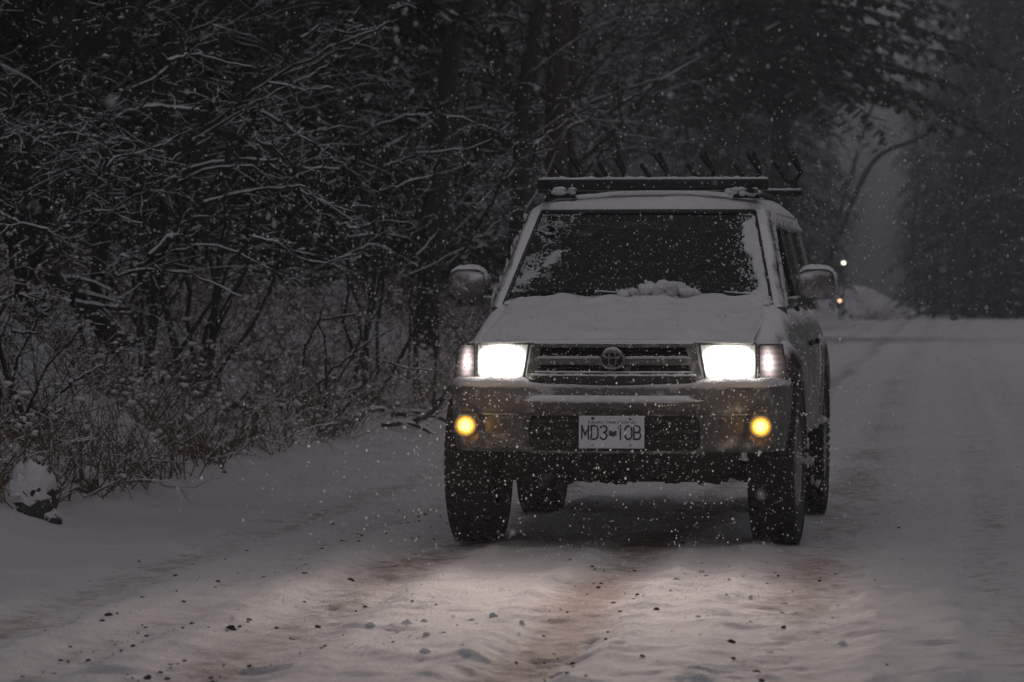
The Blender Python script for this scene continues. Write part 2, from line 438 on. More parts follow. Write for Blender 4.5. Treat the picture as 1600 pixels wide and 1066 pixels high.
def axis(spec):
    out = []
    for a, b, st in spec:
        n = max(1, int(round((b-a)/st))); out += [a+(b-a)*i/n for i in range(n)]
    out.append(spec[-1][1]); return np.array(out)
us = axis([(-70, -30, 4), (-30, -14, 1.0), (-14, -7, 0.25), (-7, -4.6, 0.07), (-4.6, 1.6, 0.032), (1.6, 4.8, 0.12), (4.8, 9, 0.4), (9, 20, 1.0), (20, 70, 5)])
vs = axis([(-30, 0, 3), (0, 10, 0.5), (10, 12, 0.12), (12, 20, 0.045), (20, 30, 0.07), (30, 45, 0.16), (45, 80, 0.5), (80, 180, 1.5), (180, 345, 6)])
def ground_sheet(name, u_, label):
    U, V = np.meshgrid(u_, vs)
    Z = height_uv(U, V); X, Y = xy(U, V)
    co = np.stack([X, Y, Z], -1).reshape(-1, 3)
    m, n = len(vs), len(u_)
    idx = np.arange(m*n).reshape(m, n)
    F = np.stack([idx[:-1, :-1], idx[:-1, 1:], idx[1:, 1:], idx[1:, :-1]], -1).reshape(-1, 4)
    me = bpy.data.meshes.new(name)
    me.vertices.add(len(co)); me.vertices.foreach_set('co', co.ravel())
    me.loops.add(F.size); me.loops.foreach_set('vertex_index', F.ravel().astype(np.int32))
    me.polygons.add(len(F)); me.polygons.foreach_set('loop_start', np.arange(0, F.size, 4, dtype=np.int32))
    me.polygons.foreach_set('loop_total', np.full(len(F), 4, np.int32))
    me.polygons.foreach_set('use_smooth', np.ones(len(F), bool))
    me.update(calc_edges=True)
    b_ = me.attributes.new('floor_dark', 'FLOAT', 'POINT'); b_.data.foreach_set('value', sstep(2.3, 4.4, edge_at(V)-U+1.2*fbm(U*.8, V*.8, 3, 95)).ravel().astype(np.float32))
    a = me.attributes.new('dirt', 'FLOAT', 'POINT'); a.data.foreach_set('value', dirt_shade_uv(U, V).ravel().astype(np.float32))
    me.materials.append(M['ground'])
    o = bpy.data.objects.new(name, me); C.objects.link(o)
    tag(o, kind='structure'); return o
isplit = int(np.argmin(np.abs(us-EDGE))); jsplit = int(np.argmin(np.abs(us-4.8)))
ground_sheet('snowy_road', us[isplit:jsplit+1], '')
ground_sheet('snowy_ground', us[:isplit+1], '')
ground_sheet('snowy_ground', us[jsplit:], '')

# ------------------------------------------------------------------ the car
CAR_LOC = (0.559, 20.0, 0.0); CAR_YAW = -R(7.0)
car = empty('sport_utility_vehicle', CAR_LOC, CAR_YAW)
tag(car, 'silver-grey sport utility vehicle under snow, headlights lit, driving toward the camera', 'car')
P = lambda mb, name, mat, parent=None, smooth=False, fix=False: mb.build(name, M[mat], parent or car, smooth, fix)

W_T = [(-.55, .712), (-.40, .770), (-.15, .806), (.3, .815), (1.5, .815), (2.4, .817), (2.9, .817), (3.4, .80), (3.72, .76)]
TOP_T = [(-.55, .950), (-.3, 1.008), (0, 1.066), (.5, 1.148), (.9, 1.155), (3.3, 1.150), (3.72, 1.13)]
def half_section(y):
    w = lerp_table(W_T, y); t = lerp_table(TOP_T, y); b = 0.45
    return [(w-.07, b), (w-.015, b+.03), (w-.004, b+.12), (w, b+.24), (w-.002, b+.36), (w-.012, t-.235), (w-.028, t-.165), (w-.052, t-.105), (w-.085, t-.055), (w-.125, t-.020), (w-.175, t-.002), (w*.45, t+.004), (0, t+.006)]
def side_x(y, z):
    h = half_section(y)
    for (x0, z0), (x1, z1) in zip(h[:11], h[1:11]):
        if z0 <= z <= z1: return x0+(x1-x0)*(z-z0)/max(1e-6, z1-z0)
    return h[8][0]
mb = MB(); rings = []
for y in [-.55, -.48, -.40, -.28, -.15, 0, .15, .3, .5, .7, .9, 1.2, 1.5, 1.8, 2.1, 2.4, 2.65, 2.9, 3.15, 3.4, 3.6, 3.72]:
    h = half_section(y); rings.append([(x, y, z) for x, z in h]+[(-x, y, z) for x, z in reversed(h[:-1])])
mb.loft(rings)
body = mb.build('body', M['paint'], car, fix=True)
cut = MB()
for yc in (0.0, 2.675):
    for sgn in (-1, 1):
        ring = lambda x: [(x, yc+0.485*math.cos(2*PI*i/40), 0.43+0.485*math.sin(2*PI*i/40)) for i in range(40)]
        cut.loft([ring(sgn*0.50), ring(sgn*1.0)])
co = cut.build('cutter', M['under'], None, fix=True)
co.location = (0, 0, 0)
body.parent = None
bo = body.modifiers.new('b', 'BOOLEAN'); bo.object = co; bo.operation = 'DIFFERENCE'; bo.solver = 'EXACT'
try: bo.material_mode = 'TRANSFER'
except Exception: pass
bpy.context.view_layer.update()
dg = bpy.context.evaluated_depsgraph_get()
nm = bpy.data.meshes.new_from_object(body.evaluated_get(dg))
body.modifiers.clear(); body.data = nm; body.parent = car
bpy.data.objects.remove(co)
autosmooth(body, 40)
# flares round the wheel arches
for yc in (0.0, 2.675):
    for sgn in (-1, 1):
        mb = MB(); rr = []
        for i in range(29):
            a = R(5)+R(170)*i/28
            cy, cz = math.cos(a), math.sin(a)
            ring = []
            for rad, dx in ((.475, -.05), (.475, .012), (.487, .022), (.510, .020), (.540, .004), (.548, -.05)):
                yy = yc+rad*cy; zz = .43+rad*cz
                ring.append((sgn*(side_x(yy, max(.45, min(zz, 1.0)))+dx), yy, zz))
            rr.append(ring)
        mb.loft(rr); autosmooth(P(mb, 'fender_flare', 'paint', fix=True), 40)

# front arc of the nose in plan
def yf(x): return -.745+.235*(abs(x)/.8)**2.2
def rail(x0, x1, n, prof, dy=0.0):
    """sweep a profile [(depth back, z)] along the nose arc"""
    rings = []
    for i in range(n+1):
        x = x0+(x1-x0)*i/n
        rings.append([(x, yf(x)+dy+d, z) for d, z in prof])
    return rings
mb = MB(); mb.loft(rail(-.69, .69, 24, [(.05, .74), (.05, .955), (.30, .955), (.30, .74)])); P(mb, 'nose_panel', 'under', fix=True)

# hood
def hood_z(x, y, t):
    z = .990+.182*t-.030*(abs(x)/.66)**2.5*(.25+.75*min(1, t*2.2))
    z += .012*math.exp(-((abs(x)-.36)/.07)**2)*sstep(.05, .3, t)
    return float(z-.020*(1-min(1, t/.06))**2)
def hood_pt(x0, t, off=0.0):
    hw = .645+.008*t
    x = x0*hw; y = yf(x*.93)+.005+(0.50-.03*0+.06*(1-abs(x0)**2)*0-yf(x*.93))*t
    return (x, y, hood_z(x, y, t)+off)
TS = [0, .012, .03, .05, .07, .11, .18, .28, .4, .52, .64, .76, .88, 1.0]
XS = [-1+2*i/24 for i in range(25)]
mb = MB(); mb.grid([[hood_pt(x, t) for x in XS] for t in TS])
for row in (0, -1): pass
mb.grid([[hood_pt(x, 0) for x in XS], [tuple(np.add(hood_pt(x, 0), (0, .010, -.010))) for x in XS]])
for s in (-1, 1): mb.grid([[hood_pt(s, t) for t in TS], [tuple(np.add(hood_pt(s, t), (-s*.01, 0, -.03))) for t in TS]])
autosmooth(P(mb, 'hood', 'paint', fix=True), 40)
# snow lying on the hood
mb = MB(); top = []; TSS = [i/40 for i in range(41)]; XSS = [-1+2*i/56 for i in range(57)]
for t in TSS:
    row = []
    for x in XSS:
        p = hood_pt(x*.985, .012+t*.985)
        th = .018+.018*float(fbm(p[0]*4, p[1]*4, 4, 71))+.007*float(vnoise(p[0]*24, p[1]*24, 72))
        th *= float(sstep(0, .05, t))*float(sstep(0, .05, 1-abs(x)))
        for sx in (-.135, .10):
            th -= .040*math.exp(-((p[0]-sx-.01)/.075)**4-((t-.80)/.030)**2)-.010*math.exp(-((p[0]-sx-.01)/.09)**4-((t-.875)/.025)**2)
        th -= .010*math.exp(-((p[0]+.34)/.12)**2-((t-.42+.1*p[0])/.03)**2)
        row.append((p[0], p[1], p[2]+max(th, -.024)+.002))
    top.append(row)
mb.grid(top); P(mb, 'hood_snow', 'snow', smooth=True)

# bumper: a profile that steps in below the middle for the air opening
BX = [-.805, -.79, -.765, -.72, -.66, -.58, -.52, -.47, -.44, -.41, -.38, -.3, -.2, -.1, 0]; BX = BX+[-x for x in reversed(BX[:-1])]
def bump_ring(x):
    ax = abs(x)
    k = float(1-sstep(.37, .46, ax))              # 1 in the middle
    yb = -.775+.10*(ax/.7)**2.4+.30*float(sstep(.70, .815, ax))**1.5
    def q(d, z): return (x, yb+d, z)
    rec = .085*k
    return [q(.20, .772), q(.045, .776), q(.012, .768), q(0, .748), q(-.004+.002*k, .722), q(-.006-.022*k, .704), q(-.006-.030*k, .688), q(-.004-.018*k, .668),
            q(.0+rec*.25, .645), q(.002+rec*.9, .622), q(.006+rec, .60), q(.010+rec, .545), q(.018+rec, .51-.01*k), q(.03+rec*.5, .485-.02*k), q(.05+.2*rec, .462-.012*k), q(.10, .455), q(.22, .455)]
mb = MB(); mb.loft([bump_ring(x) for x in BX]); bmp = autosmooth(P(mb, 'front_bumper', 'bumper', fix=True), 50)
# dark insert with slats
mb = MB()
def ins(z0, z1, d, hw):
    xs = [-hw+2*hw*i/10 for i in range(11)]
    mb.loft([[(x, -.775+.10*(abs(x)/.7)**2.4+d, z0), (x, -.775+.10*(abs(x)/.7)**2.4+d, z1), (x, -.775+.10*(abs(x)/.7)**2.4+d+.06, z1), (x, -.775+.10*(abs(x)/.7)**2.4+d+.06, z0)] for x in xs])
ins(.462, .640, .070, .40)
P(mb, 'lower_intake', 'under', bmp, fix=True)
for zz in (.500, .545, .595):
    mb = MB(); ins(zz, zz+.012, .058, .395); P(mb, 'intake_slat', 'black_plastic', bmp, fix=True)
# trim crease over the fog lamps, recess panels
for s in (-1, 1):
    mb = MB()
    xs = [s*(.46+.30*i/8) for i in range(9)]
    def yb(x): ax = abs(x); return -.775+.10*(ax/.7)**2.4+.30*float(sstep(.70, .815, ax))**1.5
    mb.loft([[(x, yb(x)-.010, .630), (x, yb(x)-.010, .637), (x, yb(x)+.02, .637), (x, yb(x)+.02, .630)] for x in xs]); P(mb, 'trim_strip', 'chrome', bmp, fix=True)
    mb = MB(); xs = [s*(.475+.28*i/8) for i in range(9)]
    mb.loft([[(x, yb(x)-.004, .545), (x, yb(x)-.004, .622), (x, yb(x)+.03, .622), (x, yb(x)+.03, .545)] for x in xs]); P(mb, 'lamp_recess', 'bezel', bmp, fix=True)
    mb = MB(); xs = [s*(.49+.12*i/4) for i in range(5)]
    mb.loft([[(x, yb(x)-.010, .553), (x, yb(x)-.010, .612), (x, yb(x)+.03, .612), (x, yb(x)+.03, .553)] for x in xs]); P(mb, 'turn_signal', 'signal', bmp, fix=True)

# fog lamps (lit amber)
for s in (-1, 1):
    fx = s*.688; fy = -.772
    fog = empty('fog_lamp', (fx, fy+.02, .580), 0, car)
    mb = MB(); n = 24
    mb.loft([[(r*math.cos(2*PI*i/n), d, r*math.sin(2*PI*i/n)) for i in range(n)] for r, d in ((.058, .05), (.058, -.004), (.052, -.012), (.045, -.006), (.043, .02))], caps=False)
    mb.build('housing', M['bezel'], fog, smooth=True)
    mb = MB(); hot = []; rows = []
    for k in range(13):
        rr = .044*k/12; row = []
        for i in range(n+1):
            a_ = 2*PI*i/n; row.append((rr*math.cos(a_), -.004-.010*(1-(k/12)**2)-.0015*(i % 2), rr*math.sin(a_)))
            hot.append((46*math.exp(-(k/12/.40)**2)+2.6*math.exp(-(k/12/.85)**2)+.10)*(1-.2*(i % 2)))
        rows.append(row)
    mb.grid(rows); ln = mb.build('lens', M['fog_lens'], fog, smooth=True)
    ha = ln.data.attributes.new('hot', 'FLOAT', 'POINT'); ha.data.foreach_set('value', hot)
    ld = bpy.data.lights.new('fog_lamp_light', 'POINT'); ld.energy = .34; ld.color = (1.0, .56, .14); ld.shadow_soft_size = .03
    lo = bpy.data.objects.new('fog_lamp_light', ld); C.objects.link(lo); lo.parent = fog; lo.location = (0, -.06, 0)

# headlights
BEAM = [(0, 1.0), (7, .92), (11, .78), (16, .52), (22, .19), (30, .056), (40, .014), (55, .004), (80, 0)]
def beam_pattern(ld):
    """how the reflector spreads the light: strong ahead, weak to the sides and down"""
    ld.use_nodes = True; nt = ld.node_tree; L = nt.links
    em = next(n for n in nt.nodes if n.type == 'EMISSION')
    g = nt.nodes.new('ShaderNodeNewGeometry'); d = nt.nodes.new('ShaderNodeVectorMath'); d.operation = 'DOT_PRODUCT'
    d.inputs[1].default_value = (Matrix.Rotation(CAR_YAW, 3, 'Z') @ Vector((0, -1, -.05))).normalized()
    L.new(g.outputs['Incoming'], d.inputs[0])
    ab = nt.nodes.new('ShaderNodeMath'); ab.operation = 'ABSOLUTE'; L.new(d.outputs['Value'], ab.inputs[0])
    ac = nt.nodes.new('ShaderNodeMath'); ac.operation = 'ARCCOSINE'; L.new(ab.outputs[0], ac.inputs[0])
    dv = nt.nodes.new('ShaderNodeMath'); dv.operation = 'DIVIDE'; dv.inputs[1].default_value = R(80); L.new(ac.outputs[0], dv.inputs[0])
    r = nt.nodes.new('ShaderNodeValToRGB'); e = r.color_ramp.elements
    while len(e) < len(BEAM): e.new(.5)
    for k, (a, v) in enumerate(BEAM): e[k].position = a/80
    for k, (a, v) in enumerate(BEAM): e[k].color = (v, v, v, 1)
    L.new(dv.outputs[0], r.inputs['Fac'])
    sz = nt.nodes.new('ShaderNodeSeparateXYZ'); L.new(g.outputs['Incoming'], sz.inputs[0])       # dipped beam: little above the level of the lamp
    mr = nt.nodes.new('ShaderNodeMapRange'); mr.inputs['From Min'].default_value = -.04; mr.inputs['From Max'].default_value = .02; mr.inputs['To Min'].default_value = 1.0; mr.inputs['To Max'].default_value = .07
    L.new(sz.outputs['Z'], mr.inputs['Value']); mu = nt.nodes.new('ShaderNodeMath'); mu.operation = 'MULTIPLY'
    L.new(r.outputs[0], mu.inputs[0]); L.new(mr.outputs[0], mu.inputs[1]); L.new(mu.outputs[0], em.inputs['Strength'])
HZ0, HZ1 = .785, .960
for s in (-1, 1):
    hl = empty('headlight', (s*.52, yf(.52), .78), 0, car)
    off = Vector((s*.52, yf(.52), .78))
    def hp(x, d, z): return (x-off.x, yf(x)+d-off.y, z-off.z)
    mb = MB(); x0, x1 = .398, .655
    def hx(t, zz):
        k = (zz-HZ0)/(HZ1-HZ0)
        return s*(x0+.030*(1-k)+(x1-x0-.030*(1-k))*t)
    rows = []
    hot = []
    for j in range(17):
        z = HZ0+(HZ1-HZ0)*j/16
        rows.append([hp(hx(i/32, z), .006-.018*math.sin(PI*i/32)**.6*math.sin(PI*j/16)**.6-.003*(i % 2), z) for i in range(33)])
        for i in range(33):       # bulb and reflector bowl, with glare-like soft edges put into the emission
            a_, b_ = (i/32-.5)/.5, (j/16-.48)/.5
            rr_ = (abs(a_)**2.6+abs(b_)**2.6)**(1/2.6)
            hot.append((130*math.exp(-(rr_/.45)**2)+6.0*max(0, 1-rr_**3)+.30)*(1-.22*(i % 2)))
    mb.grid(rows); ln = mb.build('lens', M['lamp_white'], hl, smooth=True)
    ha = ln.data.attributes.new('hot', 'FLOAT', 'POINT'); ha.data.foreach_set('value', hot)
    mb = MB()      # bezel round the lens
    lo_, hi_ = [], []
    loop = [(0, HZ0), (1, HZ0), (1, HZ1), (0, HZ1), (0, HZ0)]
    for (ta, za), (tb, zb) in zip(loop, loop[1:]):
        pts = [hp(hx(ta+(tb-ta)*i/6, za+(zb-za)*i/6), .006, za+(zb-za)*i/6) for i in range(7)]
        mb.tube(pts, .006, 6)
    mb.build('bezel', M['bezel'], hl, smooth=True)
    ld = bpy.data.lights.new('headlight_beam', 'SPOT'); ld.energy = 540; ld.color = (1.0, .79, .68); ld.spot_size = R(165); ld.spot_blend = .2; ld.shadow_soft_size = .07; beam_pattern(ld)
    lo = bpy.data.objects.new('headlight_beam', ld); C.objects.link(lo); lo.parent = hl
    lo.location = (0, -.05, .09); lo.rotation_euler = (R(90-9), 0, R(180) if False else 0)
    lo.rotation_euler = Vector((0, -1, -.02)).to_track_quat('-Z', 'Y').to_euler()
    # corner marker lamp beside it
    cm = empty('corner_lamp', (s*.72, -.56, .79), 0, car); o2 = Vector((s*.72, -.56, .79))
    mb = MB(); rows = []; hot = []
    for j in range(13):
        z = .790+.165*j/12
        row = []
        for i in range(17):
            t = i/16; x = .668+.122*t-.025*t*(j/12); y = yf(x)+.016+.12*t*t*t-.002*(j % 2)
            row.append((s*x-o2.x, y-o2.y, z-o2.z))
            g_ = math.exp(-((t-.38)/.20)**2-((j/12-.5)/.30)**2); g2 = math.exp(-((t-.42)/.42)**2-((j/12-.5)/.48)**2)
            hot.append((2.6*g_+.30*g2+.015)*(1-.3*(j % 2)))
        rows.append(row)
    mb.grid(rows); ln = mb.build('lens', M['marker'], cm, smooth=True)
    ha = ln.data.attributes.new('hot', 'FLOAT', 'POINT'); ha.data.foreach_set('value', hot)
    mb = MB(); mb.tube([rows[0][i] for i in range(0, 17, 2)], .005, 5); mb.tube([rows[12][i] for i in range(0, 17, 2)], .005, 5); mb.tube([r[0] for r in rows], .005, 5); mb.tube([r[16] for r in rows], .006, 5)
    mb.build('bezel', M['bezel'], cm, smooth=True)

# grille
gr = empty('grille', (0, yf(0), .76), 0, car); go = Vector((0, yf(0), .76))
def gp(x, d, z): return (x-go.x, yf(x)+d-go.y, z-go.z)
def gbar(name, mat, zl, zh, hw, d0, d1, rnd_=.006, parent=gr, n=16, taper=0.0):
    mb = MB(); rings = []
    for i in range(n+1):
        x = -hw+2*hw*i/n; k = abs(x)/hw; e = taper*max(0, (k-.9)/.1)**2
        a, b = zl+e*(zh-zl), zh-e*(zh-zl)
        rings.append([gp(x, d1, a), gp(x, d0+rnd_, a), gp(x, d0, a+rnd_), gp(x, d0, b-rnd_), gp(x, d0+rnd_, b), gp(x, d1, b)])
    mb.loft(rings); return autosmooth(mb.build(name, M[mat], parent, fix=True), 40)
gbar('backing', 'under', .775, .955, .375, .030, .045)
gbar('top_frame', 'grille_paint', .944, .968, .372, -.010, .03)
gbar('middle_bar', 'grille_paint', .862, .898, .365, -.012, .03)
gbar('lower_frame', 'grille_paint', .820, .834, .37, -.014, .03)
gbar('lip_bar', 'black_plastic', .768, .814, .392, -.045, .03, rnd_=.012, taper=.35)
for zz in (.911, .926, .846): gbar('slat', 'black_plastic', zz, zz+.004, .355, .006, .03, rnd_=.001)
for s in (-1, 1):
    mb = MB()
    mb.extrude([gp(s*.335, -.008, .945), gp(s*.385, -.008, .945), gp(s*.408, -.008, .82), gp(s*.365, -.008, .82), gp(s*.350, -.008, .87), gp(s*.350, -.008, .905)], (0, .03, 0))
    mb.build('side_frame', M['grille_paint'], gr, fix=True)
mb = MB()
def ell(cx, cz, rx, rz, r, d):
    pts = [gp(cx+rx*math.cos(2*PI*i/28), d, cz+rz*math.sin(2*PI*i/28)) for i in range(29)]
    mb.tube(pts, r, 6, cap=False)
ell(0, .889, .055, .043, .006, -.022)
ell(0, .889, .017, .038, .0042, -.021)
ell(0, .910, .040, .0135, .0042, -.021)
em = mb.build('emblem', M['chrome'], gr, smooth=True)
mb = MB(); mb.poly([gp(.052*math.cos(2*PI*i/24), -.0155, .889+.040*math.sin(2*PI*i/24)) for i in range(24)]); mb.build('emblem_disc', M['black_plastic'], em)
for nm_, z_, hw_, d_, h_ in (('lip_snow', .812, .385, -.030, .010), ('bar_snow', .897, .35, -.004, .008)):
    mb = MB(); rings = []
    for i in range(60):
        x = -hw_+2*hw_*i/59; hh = h_*(.7+.6*rnd.random())*(.3 if (nm_ == 'bar_snow' and abs(x) < .055) else 1)
        rings.append([gp(x, d_-.012, z_), gp(x, d_-.009, z_+hh*.7), gp(x, d_+.006, z_+hh), gp(x, d_+.026, z_+hh*.4), gp(x, d_+.028, z_)])
    mb.loft(rings); mb.build(nm_, M['snow'], gr, smooth=True, fix=True)
mb = MB(); rings = []
for i in range(13):      # snow cap on the emblem
    a = R(35+110*i/12); x = .055*math.cos(a); z = .889+.043*math.sin(a); h = .010*math.sin(PI*i/12)+.001
    rings.append([gp(x, -.030, z+.003), gp(x, -.026, z+.005+h), gp(x, -.010, z+.005+h), gp(x, -.006, z+.003)])
mb.loft(rings); mb.build('emblem_snow', M['snow'], gr, smooth=True, fix=True)

# snow lying on the bumper
def ledge(name, xs, yfun, z, dep, h, seed, parent):
    mb = MB(); rg = random.Random(seed); rings = []
    for x in xs:
        hh = h(x)*(1+.5*float(fbm(np.array(x*14), np.array(seed*1.7), 3, seed)))+.001; y = yfun(x); dd = dep(x)
        rings.append([(x, y+dd, z(x)-.004), (x, y+dd, z(x)+hh*.7), (x, y+dd*.55, z(x)+hh), (x, y+.012, z(x)+hh*.85), (x, y-.004, z(x)+hh*.35), (x, y-.002, z(x)-.010)])
    mb.loft(rings); return mb.build(name, M['snow'], parent, smooth=True, fix=True)
def ybump(x): ax = abs(x); return -.775+.10*(ax/.7)**2.4+.30*float(sstep(.70, .815, ax))**1.5
xs = [-.80+1.60*i/120 for i in range(121)]
ledge('bumper_snow', xs, ybump, lambda x: .770, lambda x: .13, lambda x: .012+.018*float(sstep(.36, .44, abs(x))), 3, bmp)
xs = [-.43+.86*i/80 for i in range(81)]
ledge('bumper_step_snow', xs, lambda x: ybump(x)-.030*float(1-sstep(.37, .46, abs(x))), lambda x: .700, lambda x: .035, lambda x: .014*float(sstep(0, .08, .43-abs(x))), 4, bmp)
# licence plate
pl = empty('license_plate', (0, -.802, .553), 0, car); pl.rotation_euler = (R(-3), 0, 0)
mb = MB(); mb.box((0, 0, 0), (.304, .006, .152), bev=.003); mb.build('plate_sheet', M['plate'], pl)
def stroke(mb, pts, w, y, sx, sz, ox, oz):
    q = [(ox+x*sx, oz+z*sz) for x, z in pts]
    for (xa, za), (xb, zb) in zip(q, q[1:]):
        l = math.hypot(xb-xa, zb-za) or 1; dx, dz = (xb-xa)/l*w*.5, (zb-za)/l*w*.5
        xa2, za2, xb2, zb2 = xa-dx*.8, za-dz*.8, xb+dx*.8, zb+dz*.8
        mb.extrude([(xa2-dz, y, za2+dx), (xb2-dz, y, zb2+dx), (xb2+dz, y, zb2-dx), (xa2+dz, y, za2-dx)], (0, .0015, 0))
arc = lambda cx, cz, rx, rz, a0, a1, n=8: [(cx+rx*math.cos(R(a0+(a1-a0)*i/n)), cz+rz*math.sin(R(a0+(a1-a0)*i/n))) for i in range(n+1)]
GL = {'M': [[(0, 0), (0, 1), (.5, .3), (1, 1), (1, 0)]],
      'D': [[(0, 0), (0, 1), (.45, 1)]+arc(.45, .65, .55, .35, 90, 0)+arc(.45, .35, .55, .35, 0, -90)+[(0, 0)]],
      '3': [arc(.5, .75, .5, .25, 155, -90, 10)[:]+arc(.5, .25, .5, .25, 90, -155, 10)],
      '1': [[(.5, 1), (.5, 0)], [(.5, 1), (.2, .84)]],
      '0': [arc(.5, .68, .5, .32, 0, 180)+arc(.5, .32, .5, .32, 180, 360)+[(1, .68)]],
      'B': [[(0, 0), (0, 1), (.5, 1)]+arc(.5, .76, .42, .24, 90, -90)+[(0, .52)], [(.5, .52)]+arc(.5, .26, .5, .26, 90, -90)+[(0, 0)]]}
fy = -.0048
for ch, ox in (('M', -.138), ('D', -.094), ('3', -.053), ('1', .026), ('0', .063), ('B', .104)):
    mb = MB()
    for g in GL[ch]: stroke(mb, g, .0074, fy, .031, .062, ox, -.033)
    mb.build('plate_character', M['plate_blue'], pl, fix=True)
mb = MB()
for k in range(3):
    pts = [(-.016+.032*i/8, .004-.008*k+.004*math.sin(i*1.1)) for i in range(9)]
    stroke(mb, pts, .005, fy, 1, 1, .006, -.004)
mb.build('flag_mark', M['plate_blue'], pl)
for sx in (-.088, .088):
    for sz in (.063, -.060):
        mb = MB(); n = 12; r = .007 if sz > 0 else .005
        mb.loft([[(sx+r*k*math.cos(2*PI*i/n), d, sz+(.6 if sz < 0 else 1)*r*k*math.sin(2*PI*i/n)) for i in range(n)] for k, d in ((1, -.002), (1, -.007), (.6, -.009))]); mb.build('screw', M['black_plastic'], pl, fix=True)
def text_part(name, body_, size, mat, parent, loc, sx=1.0):
    cu = bpy.data.curves.new(name, 'FONT'); cu.body = body_; cu.size = size; cu.align_x = 'CENTER'; cu.extrude = .0006
    t = bpy.data.objects.new(name, cu); C.objects.link(t); bpy.context.view_layer.update()
    me = bpy.data.meshes.new_from_object(t.evaluated_get(bpy.context.evaluated_depsgraph_get())); bpy.data.objects.remove(t)
    o = bpy.data.objects.new(name, me); C.objects.link(o); me.materials.append(M[mat]) if not me.materials else None
    me.materials[0] = M[mat]; o.parent = parent; o.location = loc; o.rotation_euler = (R(90), 0, 0); o.scale = (sx, 1, 1); return o
text_part('slogan', 'Beautiful British Columbia', .019, 'plate_blue', pl, (0, -.0042, .040), 1.1)

# greenhouse
BELT = 1.125
def sg(y, z, off=0.0): return .735-.108*(z-BELT)/.45+off
roof_T = [(1.05, 1.598), (1.12, 1.622), (1.22, 1.648), (1.4, 1.672), (1.8, 1.692), (2.4, 1.70), (3.0, 1.692), (3.4, 1.672), (3.62, 1.640), (3.70, 1.60)]
def roof_half(y, off=0.0):
    z = lerp_table(roof_T, y); k = 1.0
    if y < 1.3: k = .985+.015*float(sstep(1.05, 1.3, y))
    f = min(1, max(.25, (z-1.56)/.14))
    return [(.645*k, z-.172*f), (.632*k, z-.124*f), (.603*k, z-.080*f), (.557*k, z-.045*f), (.485*k, z-.019*f), (.37, z-.002), (.19, z+.011), (0, z+.015)]
mb = MB(); rings = []
for y in [1.05, 1.08, 1.12, 1.17, 1.22, 1.3, 1.45, 1.7, 2.0, 2.4, 2.8, 3.2, 3.45, 3.6, 3.70]:
    h = roof_half(y); r = [(x, y, z) for x, z in h]+[(-x, y, z) for x, z in reversed(h[:-1])]
    zb = h[0][1]-.005
    r += [(-.57, y, zb), (.57, y, zb)]
    rings.append(r)
mb.loft(rings); roof = autosmooth(P(mb, 'roof', 'paint', fix=True), 40)
# snow on the roof
mb = MB(); rows = []
ys = [1.065+(3.68-1.065)*(i/70)**1.4 for i in range(71)]
for y in ys:
    h = roof_half(y); full = [(-x, z) for x, z in h[1:]]+[(x, z) for x, z in reversed(h[1:-1])]
    pts = []
    for (xa, za), (xb, zb) in zip(full, full[1:]):
        for q in range(4): pts.append((xa+(xb-xa)*q/4, za+(zb-za)*q/4))
    pts.append(full[-1]); row = []
    for i, (x, z) in enumerate(pts):
        e = min(i, len(pts)-1-i)/(len(pts)-1)
        th = (.024+.012*float(fbm(x*4, y*4, 3, 81))+.004*float(vnoise(x*25, y*25, 82)))*float(sstep(0, .10, e))*float(sstep(1.05, 1.16, y))*float(sstep(0, .1, 3.70-y))+.0025
        row.append((x*(1+.012*float(sstep(.0, .2, e))*(1-float(sstep(.2, .4, e)))), y, z+th))
    rows.append(row)
mb.grid(rows); P(mb, 'roof_snow', 'snow', roof, smooth=True)
# pillars
def pillar(name, poly, th=.045, mat='paint'):
    for s in (-1, 1):
        mb = MB(); mb.extrude([(s*sg(y, z), y, z) for y, z in poly], (-s*th, 0, 0)); P(mb, name, mat, fix=True)
def wedge(tab, s):
    pass
for s in (-1, 1):
    mb = MB(); rings = []
    for i in range(11):
        t = -.04+1.05*i/10; z = 1.135+.468*t; ya = .50+.585*t; xi = .664-.122*t; xo = sg(0, z)
        rings.append([(s*x, y, zz) for x, y, zz in ((xi-.004, ya-.006, z), (xi+.034, ya-.004, z+.012), (xo-.022, ya+.022, z+.012), (xo-.002, ya+.060, z+.002), (xo-.002, ya+.125, z-.03), (xo-.03, ya+.13, z-.03), (xi, ya+.06, z-.03))])
    mb.loft(rings); autosmooth(P(mb, 'front_pillar', 'paint', fix=True), 50)
pillar('door_top_rail', [(1.12, 1.553), (1.62, 1.553), (1.62, 1.59), (1.10, 1.58)])
pillar('door_pillar', [(1.58, 1.10), (1.67, 1.10), (1.67, 1.597), (1.58, 1.553)], mat='black_plastic')
pillar('window_rail', [(1.671, 1.552), (3.5, 1.552), (3.46, 1.61), (1.671, 1.61)])
pillar('middle_pillar', [(2.36, 1.10), (2.50, 1.10), (2.48, 1.551), (2.40, 1.551)])
pillar('rear_pillar', [(3.36, 1.10), (3.74, 1.10), (3.66, 1.61), (3.48, 1.551), (3.28, 1.551)])
for name, poly in (('front_door_window', [(.661, 1.13), (1.579, 1.13), (1.579, 1.55), (1.20, 1.55)]), ('rear_door_window', [(1.671, 1.13), (2.36, 1.13), (2.40, 1.55), (1.671, 1.55)]), ('cargo_window', [(2.50, 1.13), (3.36, 1.13), (3.28, 1.55), (2.48, 1.55)])):
    for s in (-1, 1):
        mb = MB(); mb.extrude([(s*sg(y, z, -.014), y, z) for y, z in poly], (-s*.004, 0, 0)); P(mb, name, 'glass_dark', fix=True)
